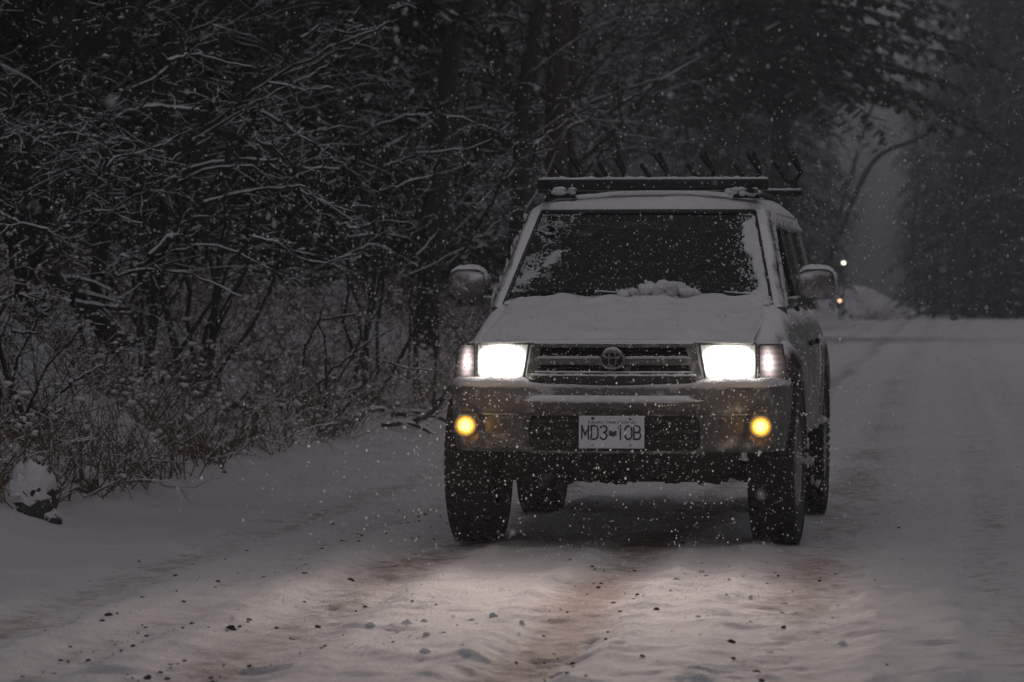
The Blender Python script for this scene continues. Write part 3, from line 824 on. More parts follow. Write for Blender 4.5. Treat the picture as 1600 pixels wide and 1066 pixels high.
# snow stuck along the front pillars and door tops
for s in (-1, 1):
    mb = MB(); rg = random.Random(7+s)
    for i in range(170 if s > 0 else 60):
        t = rg.random(); y = .55+.55*t; z = 1.14+.43*t
        yy = y+rg.uniform(-.04, .09)
        mb.blob((s*(sg(yy, z)+.001), yy, z+rg.uniform(-.02, .02)), (.006, rg.uniform(.006, .03), rg.uniform(.006, .028)), rg, .3, 6, 4)
    for i in range(150 if s > 0 else 40):
        y = 1.1+2.4*rg.random(); z = 1.56+rg.uniform(-.02, .03)
        mb.blob((s*(sg(y, z)+.001), y, z), (.006, rg.uniform(.01, .05), rg.uniform(.006, .02)), rg, .3, 6, 4)
    P(mb, 'pillar_snow', 'snow', smooth=True)['kind'] = 'stuff'
# windshield
def ws(x, t, off=0.0):          # x -1..1, t 0..1 up
    hw = .664-.122*t; X = x*hw
    y = .50+.585*t-.075*(1-x*x)+0.0
    z = 1.135+.468*t
    return (X, y-off*.62, z+off*.78)
mb = MB(); mb.grid([[ws(x/8-1, t/8) for x in range(17)] for t in range(9)]); wsh = P(mb, 'windshield', 'glass', smooth=True)
mb = MB()
for pts in ([ws(-1, t/8) for t in range(9)], [ws(1, t/8) for t in range(9)]): mb.tube(pts, .013, 6)
mb.tube([ws(x/8-1, 1) for x in range(17)], .016, 6); mb.tube([ws(x/8-1, 0) for x in range(17)], .014, 6)
mb.build('windshield_seal', M['black_plastic'], car, smooth=True)
mb = MB(); mb.grid([[ws(x/8-1, .90+.10*t/3, -.006) for x in range(17)] for t in range(4)]); mb.build('shade_band', M['under'], wsh)
# snow that the wipers leave on the glass
mb = MB(); rg = random.Random(5)
for i0, i1 in ((0, 1),):    # drift packed along the right edge
    rows = []
    for j in range(90):
        t = .02+.92*j/89
        wdt = (.040+.035*math.exp(-((t-.72)/.22)**2)+.05*math.exp(-((t-.05)/.09)**2))*(1+.35*float(fbm(t*16, 3.1, 3, 15)))
        wdt *= 1-.75*float(sstep(.86, .94, t)); row = []
        for i in range(22):
            f = i/21; x = .995-wdt*f*1.9
            th = .016*math.sin(PI*min(1, f*.9+.08))**.6*(1+.6*float(fbm(f*3+t*3, t*22, 3, 16)))
            if f == 1: th = -.004
            row.append(ws(x, t, max(-.004, th)))
        rows.append(row)
    mb.grid(rows)
for i in range(450):        # crumbs round the drift
    t = rg.random()*.95; x = .97-abs(rg.gauss(0, .11)); r = rg.uniform(.0015, .006)
    mb.blob(ws(x, t, .002), (r*1.2, r*.5, r), rg, .3, 5, 3)
for i in range(70):         # low corner heap right
    x = .80+rg.gauss(0, .09); x = min(.97, x); t = abs(rg.gauss(0, .035))
    p = ws(x, t, .004); r = rg.uniform(.012, .030); mb.blob(p, (r*1.4, r*.6, r*.8), rg, .15, 8, 6)
for i in range(2000):       # streaky dusting upper left
    t = rg.uniform(.12, .99); x = -.985+abs(rg.gauss(0, .10))*(.6+1.4*t if t > .3 else .7)
    if x < -.99 or float(fbm(x*14+t*9, t*26, 3, 9)) < .02+.25*rg.random()-.1: continue
    p = ws(x, t, .0015); r = rg.uniform(.0010, .0034); mb.blob(p, (r*2.4, r*.5, r*.8), rg, .3, 5, 3)
for i in range(800):       # scraped arc
    t = .18+.36*rg.random(); x = -.96+.9*(t-.16)**1.2+rg.gauss(0, .035)
    if float(fbm(x*18, t*18, 2, 19)) < -.1: continue
    p = ws(x, t+.04, .0015); r = rg.uniform(.0018, .0055); mb.blob(p, (r*1.8, r*.5, r), rg, .3, 5, 3)
for i in range(700):
    x = rg.uniform(-.95, .9); t = rg.uniform(.05, .95); r = rg.uniform(.0008, .0022)
    mb.blob(ws(x, t, .001), (r, r*.5, r), rg, .2, 5, 3)
mb.build('windshield_snow', M['snow'], wsh, smooth=True)
# cowl snow and the heap between the wipers
mb = MB(); rows = []
for i in range(60):
    x = -1+2*i/59; b0 = ws(x*.985, 0, 0)
    hh = .014+.012*float(fbm(np.array(x*9), np.array(2.2), 3, 4))
    hh += .030*math.exp(-((x-.20)/.17)**2)*(1+.5*float(fbm(np.array(x*22), np.array(.4), 2, 14)))+.018*math.exp(-((x-.86)/.10)**2)+.010*math.exp(-((x+.62)/.08)**2)
    rows.append([(b0[0], b0[1]-.10, 1.140), (b0[0], b0[1]-.07, 1.142+hh*.8), (b0[0], b0[1]-.02, 1.142+hh*1.2), (b0[0], b0[1]+.03, 1.148+hh*1.2), (b0[0], b0[1]+.06, 1.165+hh*.5)])
mb.grid(rows)
for i in range(46):
    x = .13+rg.gauss(0, .085); r = rg.uniform(.014, .036)
    mb.blob((x, .40+rg.uniform(-.04, .05), 1.192+.055*math.exp(-((x-.13)/.11)**2)*rg.random()+rg.uniform(-.01, .01)), (r*1.2, r, r*.85), rg, .22, 8, 6)
P(mb, 'cowl_snow', 'snow', smooth=True)
# wipers
for pts in ([ws(-.80, .075, .02), ws(-.62, .115, .022), ws(-.32, .095, .022), ws(-.04, .070, .022)], [ws(.28, .120, .022), ws(.45, .105, .022), ws(.66, .085, .022), ws(.90, .06, .022)]):
    wp = empty('wiper', pts[0], 0, car); b = Vector(pts[0])
    loc = [tuple(Vector(p)-b) for p in pts]
    mb = MB(); mb.tube(loc, [.012, .013, .012, .009], 6); mb.build('blade', M['rack'], wp)
    mb = MB(); mb.tube([tuple(Vector(p)+Vector((0, -.012, .012))) for p in loc[:3]], [.010, .009, .006], 6); mb.build('arm', M['rack'], wp)
    mb = MB(); mb.tube([tuple(Vector(p)+Vector((0, 0, .008))) for p in loc], .006, 4); mb.build('snow', M['snow'], wp, smooth=True)

# mirrors
for s in (-1, 1):
    mr = empty('side_mirror', (s*.765, .74, 1.158), 0, car)
    mb = MB(); rings = []
    nx = 20
    for k, d in ((.0, -.055), (.55, -.052), (.84, -.042), (.97, -.018), (1, .02), (1, .07), (.96, .085), (.88, .085)):
        ring = []
        for i in range(nx):
            a = 2*PI*i/nx; ca, sa = math.cos(a), math.sin(a); e = 3.4
            rr = (abs(ca)**e+abs(sa)**e)**(-1/e)
            x = rr*ca; z = rr*sa
            # tapered towards the top inner corner
            x2 = .103*x*k+.108; z2 = .078*z*k*(1-.10*(x < 0)*(z > 0))+.083
            ring.append((s*x2, d+.03*(x+1)*0.4, z2))
        rings.append(ring)
    mb.loft(rings); o = mb.build('housing', M['mirror_paint'], mr, fix=True); autosmooth(o, 50)
    mb = MB(); mb.extrude([(s*(.108+.088*x), .092, .083+.064*z) for x, z in ((-1, -.9), (.9, -1), (1, .8), (.8, 1), (-.8, 1), (-1, .7))], (0, .003, 0)); mb.build('mirror_glass', M['mirror'], mr)
    mb = MB(); mb.tube([(-s*.05, .02, -.015), (s*.02, .015, .0), (s*.09, .012, .012)], [.030, .026, .024], 8); mb.build('arm', M['bumper'], mr, smooth=True)
    mb = MB(); rows = []
    for i in range(15):
        x = -1+2*i/14; row = []
        for j in range(9):
            y = -.052+.135*j/8
            edge = 1-abs(x)**4
            zt = .083+.078*(1-abs(x)**3.4*.9)**(1/3.4) if abs(x) < 1 else .083
            h = .017*edge*math.sin(PI*min(1, max(0, (j+.6)/9.2)))**.5*(1+.25*rnd.uniform(-1, 1))
            row.append((s*(.108+.098*x), y+.006, zt-.012*(abs(j-4)/4)**3+h))
        rows.append(row)
    mb.grid(rows); mb.build('snow_cap', M['snow'], mr, smooth=True)

# doors, handles
for s in (-1, 1):
    for nm_, y0, y1 in (('front_door', .56, 1.60), ('rear_door', 1.625, 2.18)):
        mb = MB(); zs = [.50, .56, .66, .76, .86, .95, 1.0, 1.04]
        yys = [y0+(y1-y0)*i/8 for i in range(9)]
        outer = [[(s*(side_x(y, z)+.004), y, z) for y in yys] for z in zs]
        mb.grid(outer)
        b = [[(s*(side_x(y, z)-.01), y, z) for y in yys] for z in zs]
        mb.grid([outer[0], b[0]]); mb.grid([outer[-1], b[-1]]); mb.grid([[r[0] for r in outer], [r[0] for r in b]]); mb.grid([[r[-1] for r in outer], [r[-1] for r in b]])
        d = autosmooth(P(mb, nm_, 'paint', fix=True), 40)
        mb = MB(); mb.box((s*(side_x(y1-.14, .94)+.016), y1-.14, .94), (.02, .15, .03), bev=.006); mb.build('handle', M['black_plastic'], d)
# rear: tailgate, lamps, bumper
mb = MB(); mb.box((0, 3.735, .86), (1.32, .02, .50), bev=.008); P(mb, 'tailgate', 'paint')
mb = MB(); mb.extrude([(-.61, 3.735, 1.13), (.61, 3.735, 1.13), (.54, 3.675, 1.60), (-.54, 3.675, 1.60)], (0, .004, 0)); P(mb, 'rear_window', 'glass_dark')
mb = MB(); mb.box((0, 3.76, .54), (1.60, .14, .16), bev=.03); P(mb, 'rear_bumper', 'bumper')
for s in (-1, 1):
    mb = MB(); mb.box((s*.655, 3.738, .93), (.08, .03, .26), bev=.008); P(mb, 'tail_lamp', 'tail')

# cabin inside
mb = MB(); mb.box((0, .72, 1.07), (1.30, .40, .14), bev=.05); dash = autosmooth(P(mb, 'dashboard', 'interior'), 40)
mb = MB()
pts = [(.34+.185*math.cos(2*PI*i/20), .98-.05*math.sin(2*PI*i/20), 1.10+.17*math.sin(2*PI*i/20)) for i in range(21)]
mb.tube(pts, .014, 6, cap=False); mb.tube([(.34, .80, 1.02), (.34, .98, 1.10)], .03, 6); mb.tube([pts[0], (.34, .97, 1.10), pts[10]], .012, 5)
P(mb, 'steering_wheel', 'rack', smooth=True)
for s in (-1, 1):
    seat = empty('front_seat', (s*.36, 1.55, .70), 0, car)
    mb = MB(); mb.box((0, 0, .32), (.48, .14, .62), bev=.06); autosmooth(mb.build('backrest', M['interior'], seat), 40)
    mb = MB(); mb.box((0, -.02, .71), (.26, .09, .16), bev=.04); autosmooth(mb.build('headrest', M['interior'], seat), 40)
mb = MB(); mb.box((0, 2.5, 1.08), (1.20, .16, .42), bev=.06); autosmooth(P(mb, 'rear_seat', 'interior'), 40)
mb = MB(); mb.box((0, 3.05, 1.13), (1.38, .95, .26), bev=.04); P(mb, 'cargo_cover', 'interior')

# underbody
mb = MB()
mb.box((0, -.30, .50), (1.12, .30, .30), bev=.03)
ring = lambda y, z0, z1, w: [(-w, y, z0), (w, y, z0), (w, y, z1), (-w, y, z1)]
mb.loft([ring(-.62, .46, .50, .52), ring(-.50, .345, .50, .54), ring(-.30, .300, .50, .50), ring(.25, .30, .5, .46), ring(.5, .36, .5, .42)])
for s in (-1, 1): mb.box((s*.42, 1.7, .46), (.10, 3.6, .13))
mb.box((0, 1.6, .50), (1.5, 4.0, .08)); mb.tube([(-.7, 2.675, .39), (.7, 2.675, .39)], .055, 8); mb.blob((.1, 2.675, .38), (.15, .14, .14), rnd, .03, 12, 8)
rg = random.Random(3)
for i in range(26):
    x = rg.uniform(-.5, .5); mb.blob((x, -.42+rg.uniform(-.04, .06), .315+rg.uniform(-.005, .02)), (rg.uniform(.02, .06), .03, rg.uniform(.012, .03)), rg, .3, 6, 5)
P(mb, 'underbody', 'under', fix=True)
for s in (-1, 1):
    mb = MB(); mb.tube([(s*.36, -.05, .36), (s*.5, -.03, .335), (s*.66, 0, .30)], [.035, .03, .045], 7); mb.tube([(s*.38, .2, .36), (s*.66, .03, .31)], .025, 6)
    mb.tube([(s*.40, -.18, .40), (s*.64, -.10, .37)], .016, 6); P(mb, 'suspension_arm', 'under')

# wheels
def make_wheel():
    w = empty('wheel', (0, 0, 0), 0, car)
    r0, hw = .385, .135
    TW = .90
    prof = [(.215, -.115), (.25, -.128), (.32, -.140), (.355, -.137), (.374, -.122), (.381, -.09), (.383, -.04), (.383, .04), (.381, .09), (.374, .122), (.355, .137), (.32, .140), (.25, .128), (.215, .115), (.205, 0)]
    mb = MB(); n = 44
    mb.loft([[(x, r*math.cos(2*PI*i/n), r*math.sin(2*PI*i/n)) for r, x in [(q_[0], q_[1]*TW) for q_ in prof]] for i in range(n+1)], caps=False)
    for i in range(52):
        a = 2*PI*i/52; ca, sa = math.cos(a), math.sin(a)
        for xc, wx, da, tilt in ((-.098, .042, 0, .3), (-.047, .042, .06, -.5), (0, .034, 0, .4), (.047, .042, .06, -.5), (.098, .042, 0, .3)):
            aa = a+da; P8 = []
            for rr in (.376, .397 if abs(xc) < .1 else .392):
                for xx, t in ((-1, -1), (1, -1), (1, 1), (-1, 1)):
                    x = xc+xx*wx*.5; th = aa+t*.040+tilt*xx*wx*.5/.39
                    P8.append((x, rr*math.cos(th), rr*math.sin(th)))
            b = len(mb.v); mb.v += P8
            mb.f += [tuple(b+q for q in f) for f in ((4, 5, 6, 7), (0, 1, 5, 4), (1, 2, 6, 5), (2, 3, 7, 6), (3, 0, 4, 7))]
        for s in (-1, 1):        # shoulder lugs
            b = len(mb.v)
            for rr, xx in ((.345, .123), (.345, .133), (.384, .115), (.384, .126)):
                for t in (-.035, .035): mb.v.append((s*xx, rr*math.cos(a+t), rr*math.sin(a+t)))
            mb.f += [tuple(b+q for q in f) for f in ((2, 3, 7, 6), (0, 2, 6, 4), (1, 3, 7, 5), (4, 5, 7, 6), (0, 1, 3, 2))]
    mb.build('tyre', M['rubber'], w)
    mb = MB(); n = 32
    mb.loft([[(x, r*math.cos(2*PI*i/n), r*math.sin(2*PI*i/n)) for i in range(n)] for r, x in ((.218, -.11), (.218, .112), (.205, .118), (.198, .10), (.19, .03), (.05, .03))], caps=False)
    for i in range(5):
        a = 2*PI*i/5
        b = len(mb.v)
        for rr, hw_, x in ((.05, .03, .10), (.20, .026, .105)):
            for t in (-1, 1):
                for xx in (x, x-.03): mb.v.append((xx, rr*math.cos(a)-t*hw_*math.sin(a), rr*math.sin(a)+t*hw_*math.cos(a)))
        mb.f += [tuple(b+q for q in f) for f in ((0, 2, 6, 4), (1, 3, 7, 5), (0, 1, 5, 4), (2, 3, 7, 6))]
    mb.loft([[(x, r*math.cos(2*PI*i/16), r*math.sin(2*PI*i/16)) for i in range(16)] for r, x in ((.065, .03), (.062, .108), (.045, .116), (.001, .118))], caps=False)
    mb.build('rim', M['alloy'], w, fix=True)
    return w
w0 = make_wheel(); TR = .722
spots = [(-TR, 0, PI-R(2)), (TR, 0, -R(2)), (-TR, 2.675, PI), (TR, 2.675, 0)]
for i, (x, y, a) in enumerate(spots):
    w = w0 if i == 0 else copy_tree(w0, car)
    w.scale = (.85, 1, 1); w.location = (x, y, .388); w.rotation_euler = (0, 0, a)
# clotted snow inside the arches behind the rear wheel and on its tread
mb = MB(); rg = random.Random(9)
for i in range(20):
    a = R(rg.uniform(150, 215)); mb.blob((.722+rg.uniform(-.02, .11), 2.675+.395*math.cos(a), .388+.395*math.sin(a)), (rg.uniform(.008, .03), .012, rg.uniform(.008, .035)), rg, .3, 6, 5)
P(mb, 'tyre_snow', 'snow', smooth=True)

# roof rack: two cross bars and six forked holders
rk = empty('roof_rack', (0, 1.25, 1.70), 0, car); ro = Vector((0, 1.25, 1.70))
def bar(name, y, z0, z1, xl, xr, dep):
    mb = MB(); rings = []
    for x, k in ((xl, .55), (xl+.012, 1), (xr-.012, 1), (xr, .6)):
        zc = (z0+z1)/2; h = (z1-z0)/2*k
        rings.append([(x, y-ro.y-dep*.5*c_, zc+h*s_-ro.z) for c_, s_ in ((1, -.7), (1, .5), (.6, 1), (-.6, 1), (-1, .5), (-1, -.7), (-.6, -1), (.6, -1))])
    mb.loft(rings); o = autosmooth(mb.build(name, M['rack'], rk, fix=True), 40)
    mb = MB(); rings = []
    for i in range(70):
        x = xl+.01+(xr-xl-.02)*i/69; h = .006+.005*rnd.random()
        if rnd.random() < .08: h += .006
        rings.append([(x, y-ro.y-dep*.42, z1-ro.z-.004), (x, y-ro.y-dep*.3, z1-ro.z+h), (x, y-ro.y+dep*.3, z1-ro.z+h), (x, y-ro.y+dep*.42, z1-ro.z-.004)])
    mb.loft(rings); mb.build('bar_snow', M['snow'], o, smooth=True, fix=True)
    return o
fb = bar('front_crossbar', 1.25, 1.720, 1.778, -.585, .605, .085)
rb = bar('rear_crossbar', 2.60, 1.715, 1.752, -.66, .705, .075)
text_part('bar_lettering', 'RHINO-RACK', .017, 'print_grey', fb, (-.50, -.0385, .045), 1.25)
for s in (-1, 1):
    for y in (1.25, 2.60):
        mb = MB(); mb.loft([[(s*.47-.05, y-ro.y-.04, -.02), (s*.47+.09*1, y-ro.y-.04, -.02), (s*.47+.09, y-ro.y+.04, -.02), (s*.47-.05, y-ro.y+.04, -.02)],
                            [(s*.47-.03, y-ro.y-.03, .032), (s*.47+.05, y-ro.y-.03, .032), (s*.47+.05, y-ro.y+.03, .032), (s*.47-.03, y-ro.y+.03, .032)]])
        mb.build('mounting_foot', M['rack'], rk, fix=True)
    mb = MB(); rg = random.Random(20+s)
    for i in range(9): mb.blob((s*.46+rg.uniform(-.05, .10), -.045+rg.uniform(-.012, .01), rg.uniform(.0, .028)), (rg.uniform(.015, .04), .018, rg.uniform(.008, .016)), rg, .25, 8, 5)
    mb.build('foot_snow', M['snow'], rk, smooth=True)
    mb = MB(); mb.box((s*.53, .675, .012), (.045, 1.9, .02), bev=.006); mb.build('side_rail', M['rack'], rk)
def make_fork():
    f = empty('fork_holder', (0, 0, 0), 0, rk)
    base = [(0, 0, 0), (0, 0, .028), (.012, 0, .045)]
    mb = MB(); mb.tube([(0, 0, -.004), (0, 0, .03), (.0, 0, .05)], [.020, .016, .013], 8); mb.tube([(-.055, 0, .058), (-.03, 0, .040), (0, 0, .045), (.022, 0, .070), (.026, 0, .095)], .009, 7); mb.build('yoke', M['rack'], f, smooth=True)
    for a, b, rr in (((-.048, 0, .056), (-.098, .005, .135), .0115), ((.026, -.035, .085), (-.036, -.035, .180), .0110), ((.032, .030, .098), (-.006, .030, .198), .0110)):
        mb = MB(); a_, b_ = Vector(a), Vector(b); d = b_-a_
        mb.tube([tuple(a_+d*t) for t in (0, .06, .94, 1)], [rr*.7, rr, rr, rr*.6], 8)
        if abs(a[1]) > .02: mb.tube([(.022, 0, .072), a], .008, 6)
        mb.build('prong', M['rack'], f, smooth=True)
        
    return f
f0 = make_fork()
for i, x in enumerate((-.535, -.302, -.062, .195, .440, .660)):
    f = f0 if i == 0 else copy_tree(f0, rk)
    f.scale = (1.12, 1.12, 1.08); f.location = (x, 2.60-ro.y, .052); f.rotation_euler = (R(-4+3*math.sin(i*2.3)), R(3*math.sin(i*1.7)), R(10+8*math.sin(i*3.1)))

# ------------------------------------------------------------------ vegetation
def poly_sub(pts, n):
    """resample a polyline smoothly (Catmull-Rom) to n points"""
    P_ = [Vector(p) for p in pts]; P_ = [P_[0]*2-P_[1]]+P_+[P_[-1]*2-P_[-2]]; out = []
    segs = len(P_)-3
    for i in range(n):
        t = i/(n-1)*segs; k = min(int(t), segs-1); f = t-k
        a, b, c, d = P_[k:k+4]
        out.append(0.5*((2*b)+(c-a)*f+(2*a-5*b+4*c-d)*f*f+(3*b-a-3*c+d)*f*f*f))
    return out
def put_snow(ms, pts, rads, rg, amt=1.0):
    if amt <= .5 and rg.random() > amt*1.2: return
    if amt <= .5: amt = .8
    run = []; rr = []
    for i, (p, r) in enumerate(zip(pts, rads)):
        a = pts[max(0, i-1)]; b = pts[min(len(pts)-1, i+1)]
        l = math.dist(a, b) or 1; st = abs(b[2]-a[2])/l
        k = max(0.0, 1-max(0, st-.55)/.4)*amt*rg.choice((.25, .7, .9, 1.0, 1.25))
        run.append((p[0], p[1], p[2]+r*.75+.002*k)); rr.append(max(.0004, (r*.55+.0032)*k))
    ms.ridge(run, rr)
def limb(mb, ms, pts, r0, r1, n, rg, amt=1.0, sides=4):
    q = poly_sub(pts, n); m = len(q); L_ = sum((b-a).length for a, b in zip(q, q[1:]))/max(1, m-1)
    for v_ in q[1:]: v_ += Vector((rg.gauss(0, .09*L_), rg.gauss(0, .09*L_), rg.gauss(0, .09*L_)))
    rads = [r0+(r1-r0)*i/(m-1) for i in range(m)]
    q = [(p.x, p.y, p.z) for p in q]
    mb.tube(q, rads, sides); put_snow(ms, q, rads, rg, amt); return q, rads
def grow(mb, ms, p, d, L, r, depth, rg, droop=.10, wander=.22, kids=5, amt=1.0, seg=None, up=0.0):
    n = seg or min(8, int(2.6+L*2.6))
    pts = [tuple(p)]; d = Vector(d).normalized(); q = Vector(p)
    for i in range(n):
        d = (d+Vector((rg.gauss(0, wander), rg.gauss(0, wander), rg.gauss(0, wander)-droop+up))*(1.0/math.sqrt(n))).normalized()
        q = q+d*(L/n); pts.append((q.x, q.y, q.z))
    rads = [r*(1-.75*i/n) for i in range(n+1)]
    mb.tube(pts, rads, 3, cap=False)
    put_snow(ms, pts, rads, rg, amt)
    if depth > 0:
        sprout(mb, ms, pts, rads, depth, rg, droop, wander, kids, amt, L)
    return pts
def sprout(mb, ms, pts, rads, depth, rg, droop, wander, kids, amt, L, t0=.15, ratio=.45, kc=None):
    n = len(pts)-1
    for k in range(kids):
        t = t0+(1-t0)*(k+rg.random())/kids; i = min(n-1, int(t*n)); f = t*n-i
        a, b = Vector(pts[i]), Vector(pts[i+1]); tg = (b-a).normalized()
        side = Vector((rg.gauss(0, 1), rg.gauss(0, 1), rg.gauss(.15, .8))); side = (side-tg*side.dot(tg)).normalized()
        dd = tg*rg.uniform(.5, 1.0)+side*rg.uniform(.5, 1.0)
        grow(mb, ms, a+(b-a)*f, dd, L*ratio*rg.uniform(.6, 1.25)*(1.15-.5*t), max(.0022, rads[i]*.50), depth-1, rg, droop, wander, kc or min(8, max(3, kids-2)), amt)

def traced_plant(name, label, cat, depth_Y, lines, seed, twigs=6, group=None, bark='bark', base=None):
    """a shrub whose main limbs are set out one by one; limbs get depth of their own"""
    rg = random.Random(seed); mb = MB(); ms = MB()
    for li in lines:
        pts, r0, r1 = li[:3]
        dy = rg.uniform(-.5, .5) if len(li) < 4 else li[3]
        w = []; ph = rg.uniform(0, 6)
        for i, (px, py) in enumerate(pts):
            Y = depth_Y+dy+.35*math.sin(ph+i*.9); w.append(at(px, py, Y))
        q, rd = limb(mb, ms, w, r0, r1, max(8, len(pts)*4), rg)
        L = sum(math.dist(a, b) for a, b in zip(q, q[1:]))
        if twigs: sprout(mb, ms, q, rd, 2, rg, .12, .25, int(twigs*max(1, L)), .33, min(.9, .5*L+.15), t0=.1, ratio=.5)
    # stool that ties the limbs to the ground
    b0 = base or lines[0][0][0]
    root = at(b0[0], b0[1], depth_Y); gz = height(root[0], root[1]); 
    e = empty(name, (root[0], root[1], gz))
    for li in lines:
        s = at(li[0][0][0], li[0][0][1], depth_Y)
        if s[2] > gz+.1:
            mid = ((s[0]*.6+root[0]*.4)+rg.uniform(-.1, .1), depth_Y+rg.uniform(-.15, .15), (s[2]+gz)/2)
            limb(mb, ms, [(root[0]+rg.uniform(-.12, .12), root[1]+rg.uniform(-.1, .1), gz-.05), mid, s], li[1]*1.25, li[1], 7, rg, .4)
    o = mb.build('stems', M[bark], e); o.location = -Vector(e.location)
    o = ms.build('snow', M['twig_snow'], e, smooth=True); o.location = -Vector(e.location)
    return tag(e, label, cat, group)

traced_plant('arching_shrub', 'tall bare shrub with long parallel snowy branches slanting up to the right', 'shrub', 31.0, [
    ([(235, 290), (300, 218), (370, 168), (440, 115), (520, 75), (606, 36)], .020, .007),
    ([(262, 262), (340, 192), (420, 132), (500, 96), (582, 58)], .018, .006),
    ([(245, 275), (330, 215), (385, 178), (430, 185), (470, 215), (520, 247), (558, 276)], .017, .006),
    ([(390, 232), (470, 213), (532, 198)], .010, .004), ([(300, 220), (420, 150), (470, 125), (520, 98)], .010, .004),
    ([(420, 130), (470, 140), (520, 138)], .009, .004), ([(470, 60), (505, 40), (540, 52), (600, 40)], .010, .004)], 101, 7, base=(215, 470))
traced_plant('arching_shrub', 'bare shrub with thick snowy bough arching flat beside the upper left clump', 'shrub', 29.5, [
    ([(158, 205), (200, 178), (250, 169), (312, 174)], .030, .015), ([(170, 190), (186, 152), (235, 128), (262, 105)], .020, .008),
    ([(262, 96), (300, 86), (350, 96), (400, 108)], .014, .005), ([(200, 250), (240, 230), (300, 205)], .012, .005)], 102, 7, base=(150, 430))
traced_plant('arching_shrub', 'bare shrub with low flat snowy branches spreading right at mid left', 'shrub', 30.2, [
    ([(258, 288), (310, 262), (400, 250), (460, 263), (532, 265)], .022, .008), ([(280, 285), (330, 264), (395, 262), (428, 292)], .014, .005),
    ([(318, 318), (380, 302), (430, 295), (478, 292)], .016, .006), ([(362, 208), (420, 255), (470, 300), (520, 346), (560, 356), (590, 345)], .022, .007),
    ([(470, 300), (520, 320), (582, 324)], .012, .005), ([(400, 220), (440, 240), (500, 310), (545, 330)], .011, .005), ([(440, 235), (465, 210), (475, 200)], .010, .004)], 103, 7, base=(300, 480))
traced_plant('arching_shrub', 'bare shrub with short snowy crooked branches low in the left thicket', 'shrub', 29.0, [
    ([(232, 400), (265, 368), (300, 342), (356, 338)], .018, .007), ([(262, 372), (285, 368), (300, 388)], .012, .005), ([(205, 418), (260, 395), (340, 385), (420, 420)], .014, .005),
    ([(170, 435), (230, 420), (300, 432), (380, 465)], .012, .005), ([(130, 452), (205, 400), (250, 372)], .012, .005), ([(390, 370), (430, 380), (460, 400), (500, 410), (560, 395)], .012, .005)], 104, 7, base=(240, 490))
traced_plant('arching_shrub', 'bare shrub with a snowy arched branch in front of the dark forked trunk', 'shrub', 36.0, [
    ([(560, 215), (610, 190), (660, 180), (712, 184), (775, 205)], .018, .006), ([(600, 262), (660, 240), (740, 232), (800, 190)], .013, .005),
    ([(590, 300), (650, 282), (720, 262)], .011, .004), ([(540, 400), (575, 385), (600, 388), (652, 416)], .014, .005), ([(545, 372), (590, 365), (640, 372)], .012, .005),
    ([(760, 330), (800, 260), (850, 215), (890, 190)], .013, .005)], 105, 7, base=(560, 520))
traced_plant('arching_shrub', 'thin bare shrub with long twigs leaning right behind the side mirror', 'shrub', 37.5, [
    ([(650, 400), (700, 340), (760, 270), (820, 215)], .012, .004), ([(680, 400), (740, 330), (800, 255)], .010, .004), ([(660, 420), (690, 350), (700, 290)], .010, .004),
    ([(640, 430), (720, 390), (800, 330)], .010, .004)], 106, 6, base=(660, 520))
traced_plant('arching_shrub', 'small bare shrub with one long straight snowy twig beside the roadside brush', 'shrub', 31.5, [
    ([(495, 600), (560, 546), (626, 506)], .010, .004), ([(500, 500), (560, 490), (556, 495)], .009, .004), ([(478, 540), (500, 500), (502, 486)], .010, .004), ([(600, 565), (640, 575), (690, 580)], .008, .003),
    ([(520, 610), (600, 470), (612, 450)], .008, .003)], 107, 6, base=(505, 610))
traced_plant('snow_laden_bush', 'bushy snow laden shrub at the left edge with drooping dense twigs', 'shrub', 27.5, [
    ([(30, 420), (40, 300), (60, 190), (95, 150)], .020, .006), ([(40, 420), (80, 300), (130, 200), (170, 170)], .018, .006), ([(50, 420), (110, 330), (180, 250), (230, 235)], .018, .006),
    ([(20, 420), (0, 300), (5, 200), (30, 150)], .018, .006), ([(60, 420), (120, 370), (190, 320), (240, 290)], .016, .005), ([(50, 400), (120, 340), (160, 330), (220, 350)], .014, .005),
    ([(30, 300), (90, 240), (140, 240), (190, 260)], .014, .005), ([(10, 260), (60, 220), (110, 210), (160, 215)], .014, .005)], 108, 16, base=(50, 430))
traced_plant('snow_laden_bush', 'low leafless bush with snow tufted twigs at the far left above the rocks', 'shrub', 24.0, [
    ([(0, 330), (30, 350), (75, 360), (110, 385)], .012, .005), ([(0, 470), (35, 462), (60, 490)], .012, .005), ([(-30, 540), (10, 520), (55, 522)], .012, .005),
    ([(10, 640), (30, 560), (60, 500), (90, 470)], .012, .004), ([(40, 650), (70, 580), (120, 520)], .011, .004), ([(0, 640), (-10, 560), (20, 480)], .011, .004), ([(60, 650), (110, 600), (160, 570)], .011, .004)], 109, 10, base=(30, 660))

